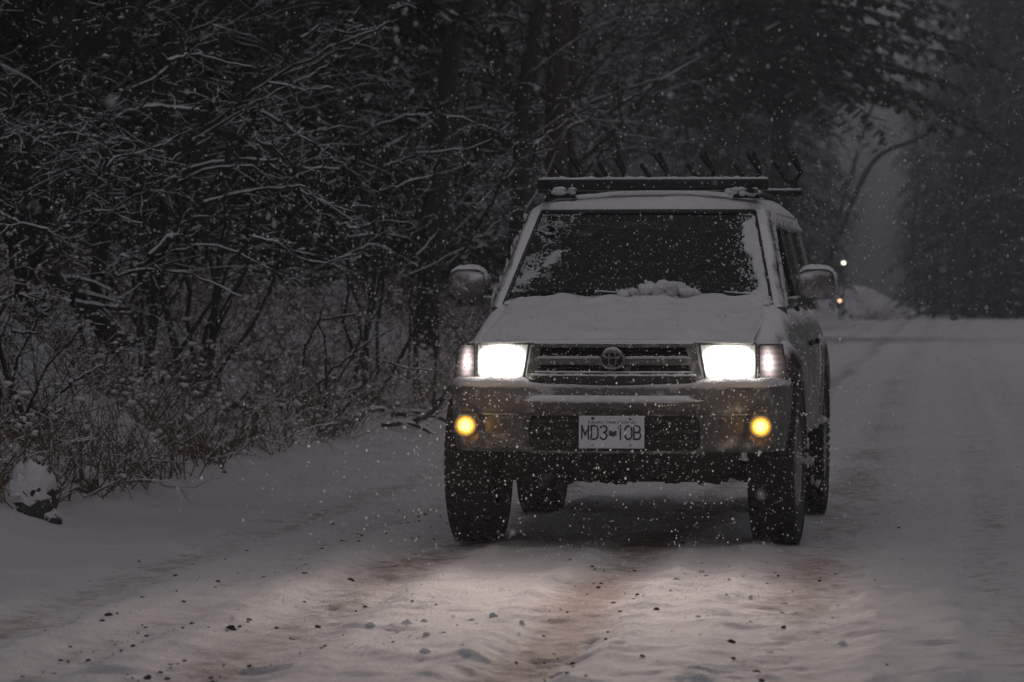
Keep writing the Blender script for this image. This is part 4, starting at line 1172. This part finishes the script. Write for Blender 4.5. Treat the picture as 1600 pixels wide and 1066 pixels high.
# hero trees
def trunk_tree(name, label, pts, Y, r0, r1, seed, limbs, bark='bark', group=None, tall=5.0):
    rg = random.Random(seed); mb = MB(); mk = MB(); ms = MB()
    w = [at(px, py, Y) for px, py in pts]
    gz = height(w[0][0], w[0][1])
    w = [(w[0][0], w[0][1], gz-.1)]+[p for p in w if p[2] > gz+.3]
    last = Vector(w[-1]); dirv = (last-Vector(w[-2])).normalized()
    for k in range(3): last = last+(dirv+Vector((0, 0, .5))).normalized()*tall/3; w.append(tuple(last))
    q = poly_sub(w, 30); q = [(p.x, p.y, p.z) for p in q]; rads = [r0+(r1-r0)*i/29 for i in range(30)]
    mb.tube(q, rads, 12)
    sprout(mk, ms, q, [r*.5 for r in rads], 3, rg, .06, .28, limbs, .33, 2.6, t0=.12, ratio=.75, kc=9)
    e = empty(name, (w[0][0], w[0][1], gz))
    for m_, nm_, mt in ((mb, 'trunk', bark), (mk, 'crown', 'twig'), (ms, 'snow', 'twig_snow')):
        o = m_.build(nm_, M[mt], e, smooth=(nm_ != 'crown')); o.location = -Vector(e.location)
    return tag(e, label, 'tree', group)
trunk_tree('bare_tree', 'bare tree with thick straight reddish trunk rising behind the roof rack', [(872, 480), (870, 300), (868, 200), (872, 100), (880, -20)], 50, .15, .11, 201, 16, 'bark_red')
trunk_tree('bare_tree', 'dark leaning tree that forks, left of the vehicle in the thicket', [(668, 480), (676, 350), (690, 240), (700, 120), (715, 40), (752, -40)], 43, .13, .07, 202, 18)
trunk_tree('bare_tree', 'thin dark tree close right of the reddish trunk', [(900, 480), (893, 300), (886, 160), (898, 40), (900, -20)], 54, .085, .06, 203, 16)
trunk_tree('bare_tree', 'dark tree with trunk slanting up to the right in the upper left corner', [(-60, 300), (20, 150), (90, 105), (140, 72), (190, 25)], 34, .11, .06, 204, 12)
trunk_tree('bare_tree', 'leaning bare tree beside the misty gap over the far road', [(1262, 490), (1285, 430), (1312, 370), (1338, 300), (1375, 242), (1440, 215)], 132, .11, .035, 205, 20, tall=3)
trunk_tree('bare_tree', 'bare tree with snowy limbs reaching over the roof rack at top centre', [(800, 480), (812, 300), (815, 180), (830, 60), (850, -10)], 47, .10, .05, 206, 24)

# other bare trees of the wood, built as five kinds and copied
def bare_tree_proto(seed, H, r):
    rg = random.Random(seed); mb = MB(); mk = MB(); ms = MB()
    p = Vector((0, 0, -.2)); d = Vector((rg.gauss(0, .05), rg.gauss(0, .05), 1)); pts = []
    for i in range(13):
        pts.append(tuple(p)); d = (d+Vector((rg.gauss(0, .07), rg.gauss(0, .07), .02))).normalized(); p = p+d*H/12
    rads = [r*(1-.8*i/12) for i in range(13)]
    mb.tube(pts, rads, 8)
    sprout(mk, ms, pts, [x*.55 for x in rads], 3, rg, .07, .26, 20, .32, H*.30, t0=.05, ratio=.8, kc=8)
    e = empty('bare_tree')
    mb.build('trunk', M['bark'], e, smooth=True); mk.build('crown', M['twig'], e); ms.build('snow', M['twig_snow'], e)
    return e
protos = [bare_tree_proto(301, 9, .10), bare_tree_proto(302, 10, .13), bare_tree_proto(303, 8, .07), bare_tree_proto(304, 11, .12), bare_tree_proto(305, 7, .06)]
TREE_LABEL = 'bare snow dusted tree among the many in the dark wood behind the roadside thicket'
rg = random.Random(77); used = set(); ntree = 0
spotsT = []
for v in np.arange(30, 62, 2.6): spotsT.append((EDGE-rg.uniform(2.2, 4.6), v+rg.uniform(-1, 1)))
for v in np.arange(32, 95, 3.0): spotsT.append((EDGE-rg.uniform(5, 9), v+rg.uniform(-1, 1)))
for v in np.arange(60, 150, 4.5): spotsT.append((EDGE-rg.uniform(1.6, 4), v+rg.uniform(-1.5, 1.5)))
for v in np.arange(60, 150, 7): spotsT.append((EDGE-rg.uniform(9, 14), v+rg.uniform(-1.5, 1.5)))
for i, (u, v) in enumerate(spotsT):
    k = rg.randrange(5); X, Y = xy(u, v)
    t = protos[k] if k not in used else copy_tree(protos[k]); used.add(k)
    t.location = (X, Y, height(X, Y)); t.rotation_euler = (0, 0, rg.uniform(0, 6.28)); s_ = rg.uniform(.8, 1.25); t.scale = (s_, s_, s_)
    tag(t, TREE_LABEL, 'tree', 'bare trees of the dark wood')

for px, Y, sc in ((1435, 176, 1.5), (1462, 168, 1.4), (1490, 150, 1.3), (1430, 230, 1.7), (1300, 215, 1.6), (1285, 255, 1.7)):
    t = copy_tree(protos[rg.randrange(5)]); X = (px-800)/FPX*Y; t.location = (X, Y, height(X, Y)); t.rotation_euler = (0, 0, rg.uniform(0, 6.28)); t.scale = (sc, sc, sc*.95)
    tag(t, 'faint bare tree arching over the misty gap at the end of the road', 'tree', 'bare trees round the misty gap')

# conifers
def conifer_proto(seed, H, rad, zlow, nb, fine=1.0, name='conifer'):
    rg = random.Random(seed); mb = MB(); mk = MB(); ms = MB()
    mb.tube([(0, 0, -.3), (.05, 0, H*.3), (0, .05, H*.7), (0, 0, H)], [.24, .17, .09, .01], 8)
    for k in range(nb):
        t = (k+rg.random())/nb; z = zlow+(H-zlow)*t**1.05
        L = rad*(1-t)**.8*rg.uniform(.55, 1.15)+.25; a = rg.uniform(0, 2*PI)
        ca, sa = math.cos(a), math.sin(a); n = max(4, int(L*4.5*fine)); drop = rg.uniform(.25, .55)
        sp = []
        for i in range(n+1):
            f = i/n; sp.append((ca*L*f, sa*L*f, z+L*(.12*f-drop*f*f)))
        mb.tube(sp, [.022*(1-.8*i/n) for i in range(n+1)], 3, cap=False)
        for i in range(1, n+1):
            f = i/n; wd = .42*(1-.55*f)*min(1.3, .5+L*.3)
            for s in (-1, 1):
                for rep in range(2):
                    p = Vector(sp[i])+Vector((rg.gauss(0, .05), rg.gauss(0, .05), rg.gauss(0, .04)))
                    dv = Vector((ca*.6-s*sa*rg.uniform(.5, 1.1), sa*.6+s*ca*rg.uniform(.5, 1.1), rg.uniform(-.7, .05))).normalized()
                    l = wd*rg.uniform(.6, 1.3); sv = dv.cross(Vector((0, 0, 1))).normalized()*l*.20
                    q = p+dv*l
                    mk.poly([tuple(p-sv*.4), tuple(p+dv*l*.45-sv), tuple(q+Vector((0, 0, -l*.15))), tuple(p+dv*l*.5+sv), tuple(p+sv*.4)])
                    if rg.random() < .22:
                        h = Vector((0, 0, .018)); ms.poly([tuple(p-sv*.3+h), tuple(p+dv*l*.4-sv*.6+h), tuple(p+dv*l*.75+h), tuple(p+dv*l*.45+sv*.6+h)])
    e = empty(name)
    mb.build('trunk', M['bark'], e, smooth=True); mk.build('crown', M['needle'], e); ms.build('snow', M['twig_snow'], e)
    return e
big = conifer_proto(401, 15, 3.7, 5.4, 300, 1.5)
X, Y = (1216-800)/FPX*94, 94
big.location = (X, Y, height(X, Y)); big.scale = (1.32, 1.1, 1.0); tag(big, 'big dark conifer with drooping boughs overhanging the road above the vehicle', 'tree')
cp = [conifer_proto(402, 17, 3.4, .5, 170), conifer_proto(403, 15, 3.0, .4, 160), conifer_proto(404, 19, 3.8, .8, 180)]
shade_conifer = conifer_proto(405, 17, 5.2, 5.6, 150, .8)  # high crown added to keep sky light off the left thicket
usedc = set(); rg = random.Random(99)
def put_conifer(px, Y, label, group, sc=1.0):
    k = rg.randrange(3); t = cp[k] if k not in usedc else copy_tree(cp[k]); usedc.add(k)
    X = (px-800)/FPX*Y; t.location = (X, Y, height(X, Y)-.2); t.rotation_euler = (0, 0, rg.uniform(0, 6.28)); s_ = sc*rg.uniform(.85, 1.2); t.scale = (s_, s_, s_)
    tag(t, label, 'tree', group); last_conifer[0] = t
last_conifer = [None]
for px, Y in ((1518, 158), (1560, 163), (1602, 157), (1650, 162), (1700, 158), (1505, 172), (1545, 175), (1590, 171), (1635, 176), (1528, 186), (1550, 190), (1590, 192), (1640, 188), (1522, 205), (1545, 212), (1560, 208), (1610, 205), (1740, 165), (1800, 172), (1870, 160), (1930, 180), (2010, 168), (2090, 178), (2180, 165), (2270, 175), (2370, 165)):
    put_conifer(px+rg.uniform(-8, 8), Y+rg.uniform(-2, 2), 'dark conifer in the hazy wall of trees at the right end of the road', 'conifers walling the far right')
for px, Y in ((1060, 125), (1120, 140), (1130, 120), (1170, 150), (1195, 165), (1215, 200), (1010, 115), (960, 118), (1235, 240), (980, 130), (900, 125), (830, 115), (1255, 290)):
    put_conifer(px+rg.uniform(-6, 6), Y, 'faint conifer in the mist above and behind the vehicle', 'conifers in the mist behind the vehicle')
for px, Y in ((1262, 310), (1245, 325), (1480, 312), (1495, 322), (1468, 330)):
    put_conifer(px, Y, 'palest conifer seen far off through the misty gap', 'conifers far off in the misty gap', .95)

for px, Y in ((-60, 44), (60, 47), (170, 43), (290, 49), (400, 46), (500, 51), (600, 55), (120, 58), (340, 60), (560, 64), (450, 70), (230, 68), (20, 66)):  # dark mass added to deepen the background at left
    put_conifer(px+rg.uniform(-20, 20), Y+rg.uniform(-2, 2), 'conifer added as a dark backdrop behind the left thicket', 'conifers behind the left thicket', .8)

for px, Y in ((1530, 235), (1555, 250), (1590, 240), (1630, 255), (1660, 245), (1520, 275), (1560, 285), (1600, 280)):
    put_conifer(px, Y, 'tall faint conifer behind the hazy wall of trees at right', 'tall conifers behind the far right wall', 1.5)
for px, Y, sx_, sz_ in ((1448, 235, .62, 1.5), (1476, 225, .7, 1.45), (1428, 265, .5, 1.3), (1295, 230, .5, 1.2)):
    put_conifer(px, Y, 'tall narrow faint conifer at the side of the misty gap', 'narrow conifers beside the misty gap')
    t = last_conifer[0]; t.scale = (sx_, sx_, sz_)
for u, v in ((-9.2, 24), (-10.0, 28.5), (-9.0, 33), (-10.4, 37.5), (-9.6, 42), (-8.2, 20)):       # added mostly out of view to shade the left bank
    t = copy_tree(shade_conifer) if shade_conifer.get('placed') else shade_conifer; shade_conifer['placed'] = 1
    X, Y = xy(u, v); t.location = (X, Y, height(X, Y)); t.rotation_euler = (0, 0, rg.uniform(0, 6.28))
    tag(t, 'tall conifer added mostly out of view to shade the left bank', 'tree', 'conifers added to shade the left bank')

# low bush at the end of the road
rg = random.Random(61); e = empty('snow_topped_bush', (0, 0, 0)); X, Y = (1372-800)/FPX*150, 150; gz = height(X, Y); e.location = (X, Y, gz)
mb = MB(); ms = MB()
for i in range(130):
    a = rg.uniform(0, 6.28); grow(mb, ms, (rg.gauss(0, .3), rg.gauss(0, .3), 0), (math.cos(a), math.sin(a), rg.uniform(.3, 1.4)), rg.uniform(.4, .85), .012, 1, rg, .3, .3, 4, 2.2)
mb.build('stems', M['twig'], e); ms.build('snow', M['twig_snow'], e)
tag(e, 'low rounded snow topped bush at the far end of the road', 'bush')

# undergrowth that nobody could count: twigs with snow, and dry weeds
def undergrowth(name, label, n, seed, vr, wr, hr, Lr, mat, amt, upr, lean=.5, rr=(.0022, .005), clear=.27):
    rg = random.Random(seed); mb = MB(); ms = MB()
    V = np.array([vr[0]*(vr[1]/vr[0])**rg.random() for i in range(n)]); Wd = np.array([wr[0]+(wr[1]-wr[0])*rg.random()**1.3 for i in range(n)])
    U = edge_at(V)-Wd; Z = height_uv(U, V); X, Y = xy(U, V)
    open_ = fbm(U*.75, V*.55, 3, 96)
    for i in range(n):
        if open_[i] > clear: continue
        h = hr[0]+(hr[1]-hr[0])*rg.random()**1.6*min(1, .25+Wd[i]/1.5)
        L = rg.uniform(*Lr); a = rg.uniform(0, 6.28)
        d = Vector((math.cos(a)*lean, math.sin(a)*lean, rg.uniform(*upr))).normalized()
        p = (X[i], Y[i], Z[i]+h)
        k = max(1.0, Y[i]/40)
        grow(mb, ms, p, d, L, rg.uniform(*rr)*k, 1 if rg.random() < .55 else 0, rg, .14, .55, 3, amt, seg=4)
    o = mb.build(name, M[mat], None); tag(o, label, 'undergrowth', kind='stuff')
    s = ms.build(name+'_snow', M['twig_snow'], o); s['kind'] = 'stuff'
    return o
undergrowth('thicket_twigs', 'tangle of bare snowy twigs filling the roadside thicket', 12500, 501, (24, 110), (.9, 6.5), (0, 3.2), (.22, .75), 'twig', .22, (-.3, .8), 1.0)
undergrowth('dry_weeds', 'brown dry weed stalks standing along the snowy bank', 6000, 502, (20, 55), (.2, 2.4), (0, .12), (.20, .70), 'weed', .28, (.4, 2.0), .75, (.0028, .0055), .42)

# leaf-like snow tufts caught in the brush
rg = random.Random(503); mb = MB(); nT = 8000
V = np.array([22*(90/22)**rg.random() for i in range(nT)]); Wd = np.array([.6+5.5*rg.random()**1.3 for i in range(nT)]); U = edge_at(V)-Wd; Z = height_uv(U, V); X, Y = xy(U, V)
for i in range(nT):
    z = Z[i]+.1+3.0*rg.random()**1.8*min(1, .2+Wd[i]/1.8); k = max(1, Y[i]/45); r = rg.uniform(.005, .013)*k*(1.5 if rg.random() < .15 else 1)
    c = (X[i], Y[i], z); a = rg.uniform(0, 6.28)
    mb.v += [(c[0]+r*1.8*math.cos(a), c[1]+r*1.8*math.sin(a), z-r*.3), (c[0]-r*1.6*math.cos(a), c[1]-r*1.6*math.sin(a), z), (c[0]+r*math.sin(a), c[1]-r*math.cos(a), z-r*.4), (c[0]-r*math.sin(a), c[1]+r*math.cos(a), z-r*.4), (c[0], c[1], z+r*.8)]
    b = len(mb.v)-5; mb.f += [(b, b+2, b+4), (b+2, b+1, b+4), (b+1, b+3, b+4), (b+3, b, b+4)]
nT = 3200
V = np.array([20*(46/20)**rg.random() for i in range(nT)]); Wd = np.array([.15+2.2*rg.random() for i in range(nT)]); U = edge_at(V)-Wd; Z = height_uv(U, V); X, Y = xy(U, V); op = fbm(U*.75, V*.55, 3, 96)
for i in range(nT):
    if op[i] > .40: continue
    r = rg.uniform(.006, .019); mb.blob((X[i], Y[i], Z[i]+.05+.55*rg.random()**1.3), (r*1.3, r*1.2, r*.7), rg, .35, 6, 4)
tag(mb.build('snow_tufts', M['twig_snow'], None), 'small tufts of snow caught in the brush', 'snow', kind='stuff')

# fallen branches and log along the verge
def fallen(label, pts, Y, r0, r1, seed, twigs=5, amt=1.3, drop=True):
    rg = random.Random(seed); mb = MB(); ms = MB(); w = []
    for i, (px, py, *dy) in enumerate(pts): w.append(at(px, py, Y+(dy[0] if dy else 0)))
    q, rd = limb(mb, ms, w, r0, r1, 12, rg, amt, 6)
    sprout(mb, ms, q, rd, 1, rg, .05, .25, twigs, 1.0, .6, t0=.1, ratio=.6)
    e = empty('fallen_branch', w[0])
    o = mb.build('wood', M['bark'], e); o.location = -Vector(w[0]); o = ms.build('snow', M['twig_snow'], e, smooth=True); o.location = -Vector(w[0])
    tag(e, label, 'branch')
fallen('thick snow covered log lying down the slope at left', [(75, 425), (115, 462), (150, 495), (192, 548)], 28.5, .055, .075, 601, 8, 1.5)
fallen('forked snowy branch lying across the log on the slope', [(118, 474), (165, 481), (205, 482)], 28.2, .022, .012, 602)
fallen('snowy branch lying level near the two rocks', [(170, 745), (220, 742), (262, 744), (284, 745)], 25.8, .022, .012, 603)
fallen('bent snowy branch drooping to a stump end near the rocks', [(190, 690), (235, 697), (268, 722), (284, 755)], 26.0, .020, .016, 604)
fallen('long thin snowy branch above the level one near the rocks', [(152, 760), (180, 735), (232, 738), (286, 748)], 25.5, .013, .008, 605)
fallen('snowy branch rising left to right behind the front wheel', [(645, 660), (668, 648), (692, 622), (704, 604)], 35.0, .028, .020, 606, 4)
fallen('curved snowy branch touching the front wheel at the roadside', [(612, 648), (650, 645), (680, 650), (702, 662)], 35.2, .026, .016, 607, 4)
fallen('lowest snowy branch at the edge of the road by the front wheel', [(596, 664), (640, 662), (672, 676), (700, 690)], 34.5, .022, .012, 608, 4)
fallen('snowy crooked stick in the brush left of the curved branch', [(540, 648), (556, 650), (580, 640), (600, 640)], 33.8, .024, .016, 609, 4)
fallen('straight dark stick resting on the snow at the verge', [(310, 710), (350, 695), (402, 676)], 28.4, .018, .010, 610, 6, .7)
fallen('snow capped stub of wood by a hollow in the bank', [(352, 640), (375, 632), (402, 652)], 29.5, .030, .022, 611, 5, 1.3)
fallen('thin snowy branch crossing the dark brush at far left', [(0, 745), (30, 700), (62, 672), (95, 640)], 23.0, .010, .005, 612, 6)

# rocks
def rock(label, px, py, w, h, seed, dpx=0):
    rg = random.Random(seed); Y = FPX*CAMZ/(py-447); X = (px-800)/FPX*Y; gz = height(X, Y)
    e = empty('snow_capped_rock', (X, Y, gz))
    mb = MB(); ms = MB(); nu, nv = 40, 22
    def pt(i, j):
        ph = PI*.60*i/nv; th = 2*PI*(j % nu)/nu
        cx, cy = math.cos(th)*math.sin(ph), math.sin(th)*math.sin(ph)
        n_ = 1+.45*fbm(cx*1.6+seed*3.1, cy*1.6+math.cos(ph)*1.3, 2, seed)+.30*fbm(cx*5+seed, cy*5+math.cos(ph)*4, 3, seed+9)
        return Vector((w*.56*n_*cx, w*.5*n_*cy, h*n_*(math.cos(ph)+.05)))
    mb.grid([[tuple(pt(i, j)) for j in range(nu+1)] for i in range(nv+1)]); mb.build('stone', M['stone'], e, smooth=True)
    rows = []
    for i in range(nv+1):
        row = []
        for j in range(nu+1):
            p = pt(i, j); up = math.cos(PI*.60*i/nv)
            bare = .42*(p.x/w)-.25*(p.y/w)+.32*fbm(p.x/w*4+seed, p.z/h*4+p.y/w*3, 3, 33)
            k = up-.16-bare*1.15
            th = w*.10*min(1, max(0, k*3))
            q = Vector((p.x, p.y, p.z))*(1+.03*(k > 0))+Vector((0, 0, th)) if k > 0 else p*.88
            row.append(tuple(q))
        rows.append(row)
    ms.grid(rows); ms.build('snow_cap', M['snow'], e, smooth=True)
    tag(e, label, 'rock')
rock('larger snow capped dark rock at the left edge of the road', 40, 834, .235, .22, 5)
rock('smaller snow capped dark rock behind the larger one', 128, 798, .13, .11, 8)
rock('tiny snow covered stone right of the larger rock', 82, 838, .07, .05, 12)

# clods of dirt on the road: the largest one by one, the rest as grit
def clod_mesh(seed, r):
    rg = random.Random(seed); mb = MB(); mb.blob((0, 0, r*.22), (r*1.15*rg.uniform(.7, 1.3), r*.8, r*.55), rg, .42, 9, 6); return mb.mesh('dirt_clod', M['dirt'], False)
CL = [(548, 902, .020, 'dark clod in the left tyre track, alone'), (680, 948, .016, 'dark clod left of the front tyre track edge'), (360, 982, .024, 'flat dark clod at lower left of the road'), (374, 979, .014, 'dark clod right beside the flat lower left one'),
      (432, 976, .013, 'dark clod right of the lower left pair'), (388, 968, .012, 'small dark clod just above the lower left pair'), (496, 981, .018, 'dark clod in front of the left snow lumps'), (230, 1058, .022, 'dark clod at the bottom edge, far left'), (1026, 956, .018, 'largest dark clod on the clean strip before the vehicle'),
      (958, 944, .013, 'dark clod right of the middle tyre track, upper one'), (969, 957, .011, 'dark clod right of the middle tyre track, lower one'), (850, 984, .012, 'dark clod inside the middle tyre track'), (1141, 1008, .020, 'dark clod in the churned snow at lower right'), (1224, 980, .015, 'dark clod at the right edge of the churned snow'),
      (1182, 1046, .011, 'dark clod near the bottom edge, right of centre'), (350, 762, .020, 'lone dark clod on the clean verge at left'), (340, 910, .016, 'dark crust near the left faint track'), (170, 965, .020, 'dark elongated crust far left on the road')]
for i, (px, py, r, lab) in enumerate(CL):
    Y = FPX*CAMZ/(py-447); X = (px-800)/FPX*Y
    o = bpy.data.objects.new('dirt_clod', clod_mesh(700+i, r)); C.objects.link(o); o.location = (X, Y, height(X, Y)-r*.12); o.rotation_euler = (0, 0, i*1.3); o.scale = (.78, .78, .78)
    tag(o, lab, 'clod', 'dirt clods on the road')
rg = random.Random(701); mb = MB()
for i in range(3600):
    c, wd, d, k = TRACKS[rg.choice([0, 1, 1, 1, 2, 2, 2, 2, 3, 3, 3, 4])]; v = 12.2+20*rg.random()**1.6; u = c+rg.gauss(0, wd*1.0) + .10*float(vnoise(np.array(v*.22), np.array(.7), 31))
    if float(fbm(np.array(u*2.5), np.array(v*1.3), 3, 91)) < -.02: continue
    X, Y = xy(u, v); r = .0014+.0075*rg.random()**6
    mb.blob((X, Y, height(X, Y)+r*.2), (r*1.3, r, r*.7), rg, .3, 5, 3)
tag(mb.build('road_grit', M['dirt'], None, smooth=True), 'dark grit and crumbs of dirt scattered along the tyre tracks', 'grit', kind='stuff')
mb = MB(); ms2 = []
for i in range(60):
    px, py, sp = rg.choice([(620, 990, 26), (650, 985, 24), (760, 968, 26), (660, 1010, 40), (1200, 965, 60), (1120, 1000, 60), (1280, 950, 50), (1110, 905, 40)])
    px += rg.gauss(0, sp); py += rg.gauss(0, sp*.4)
    if py > 1090 or py < 850: continue
    Y = FPX*CAMZ/(py-447); X = (px-800)/FPX*Y; r = .004+.013*rg.random()**3
    mb.blob((X, Y, height(X, Y)-r*.15), (r*1.2, r*1.1, r*.9), rg, .28, 9, 7)
tag(mb.build('snow_lumps', M['snow'], None, smooth=True), 'loose lumps of snow thrown up beside the tyre tracks', 'snow', kind='stuff')

# two lights far down the road
for px, py, r, mt, lab in ((1318, 411, .065, 'far_white', 'small white light glowing far down the road, the higher of two'), (1312, 470, .055, 'far_orange', 'small orange light glowing far down the road, the lower of two')):
    Y = 150; p = at(px, py, Y); gz = height(p[0], p[1]); e = empty('distant_lamp', (p[0], p[1], gz))
    hh = p[2]-gz
    mb = MB(); mb.tube([(0, 0, -.1), (0, 0, hh-.10)], [.03, .02], 6); mb.build('post', M['bark'], e)
    mb = MB(); mb.blob((0, 0, hh), (r, r, r), rg, 0, 12, 8); mb.build('lamp_globe', M[mt], e, smooth=True)
    mb = MB(); mb.tube([(0, 0, hh-.12), (0, 0, hh-.05)], [.05, .04], 8); mb.tube([(0, 0, hh+r*.8), (0, 0, hh+r+.04)], [.06, .02], 8); mb.build('lamp_cap', M['rack'], e)
    tag(e, lab, 'lamp')

for o in C.objects:
    if o.parent and o.type == 'MESH' and o.parent.get('category') in ('tree', 'shrub', 'bush', 'branch') and o.name.split('.')[0] in ('snow', 'crown', 'stems'):
        o['kind'] = 'stuff'
# ------------------------------------------------------------------ falling snow
rs = np.random.RandomState(5)
def flakes(n, y0, y1, power, rmin, rmax, wx=0.0, box=None):
    t = rs.rand(n); Y = (y0**power+(y1**power-y0**power)*t)**(1/power)
    X = (rs.rand(n)*2-1)*(Y*.14+1.2); Z = rs.rand(n)*(Y*.085+CAMZ+.5+Y*.0)
    if box is not None:
        X = box[0]+rs.rand(n)*(box[1]-box[0]); Y = box[2]+rs.rand(n)*(box[3]-box[2]); Z = box[4]+rs.rand(n)*(box[5]-box[4])
    r = rmin+(rmax-rmin)*rs.rand(n)**3
    return np.stack([X, Y, Z], -1), r
sets = [flakes(8000, 0, 0, 1, .0012, .0040, box=(-3.2, 3.6, 12.5, 19.4, .02, 3.2)), flakes(900, 2.5, 10, 2.4, .002, .0055), flakes(2600, 8, 19, 2.4, .0015, .0044), flakes(30000, 14, 75, 2.0, .0022, .0068), flakes(6500, 0, 0, 1, .0013, .0046, box=(-1.2, 2.2, 16.8, 19.2, .02, 2.0)), flakes(4200, 0, 0, 1, .0012, .0042, box=(-1.0, 1.9, 18.4, 19.25, .25, 1.25))]
Pn = np.concatenate([s[0] for s in sets]); rn = np.concatenate([s[1] for s in sets])
lx = (Pn[:, 0]-CAR_LOC[0])*math.cos(-CAR_YAW)-(Pn[:, 1]-CAR_LOC[1])*math.sin(-CAR_YAW); ly = (Pn[:, 0]-CAR_LOC[0])*math.sin(-CAR_YAW)+(Pn[:, 1]-CAR_LOC[1])*math.cos(-CAR_YAW)
keep = ~((np.abs(lx) < .86) & (ly > -.79) & (ly < 3.8) & (Pn[:, 2] < 1.75)); Pn = Pn[keep]; rn = rn[keep]
octa = np.array([(1, 0, 0), (-1, 0, 0), (0, 1, 0), (0, -1, 0), (0, 0, 1), (0, 0, -1)], float)
of = np.array([(0, 2, 4), (2, 1, 4), (1, 3, 4), (3, 0, 4), (2, 0, 5), (1, 2, 5), (3, 1, 5), (0, 3, 5)])
st = np.stack([.7+.6*rs.rand(len(rn)), .7+.6*rs.rand(len(rn)), .8+.9*rs.rand(len(rn))], -1)
vv = Pn[:, None, :]+octa[None]*rn[:, None, None]*st[:, None, :]
ff = of[None]+(np.arange(len(rn))*6)[:, None, None]
me = bpy.data.meshes.new('falling_snow'); vv = vv.reshape(-1, 3); ff = ff.reshape(-1, 3)
me.vertices.add(len(vv)); me.vertices.foreach_set('co', vv.ravel()); me.loops.add(ff.size); me.loops.foreach_set('vertex_index', ff.ravel().astype(np.int32))
me.polygons.add(len(ff)); me.polygons.foreach_set('loop_start', np.arange(0, ff.size, 3, dtype=np.int32)); me.polygons.foreach_set('loop_total', np.full(len(ff), 3, np.int32)); me.update(calc_edges=True)
me.materials.append(M['flake'])
fs = bpy.data.objects.new('falling_snow', me); C.objects.link(fs); tag(fs, 'snowflakes falling through the air', 'snow', kind='stuff')

# ------------------------------------------------------------------ haze: the snowy air itself
m, nt, out = new_mat('snowy_air')
pv = N(nt, 'ShaderNodeVolumePrincipled'); pv.inputs['Color'].default_value = (.93, .92, .95, 1); pv.inputs['Density'].default_value = .0021; pv.inputs['Anisotropy'].default_value = 0.0
nt.links.new(pv.outputs[0], out.inputs['Volume'])
mb = MB(); mb.box((0, 160, 15.5), (240, 410, 35)); hz = mb.build('haze', m, None); tag(hz, 'grey snowy air thickening with distance', 'haze', kind='stuff')
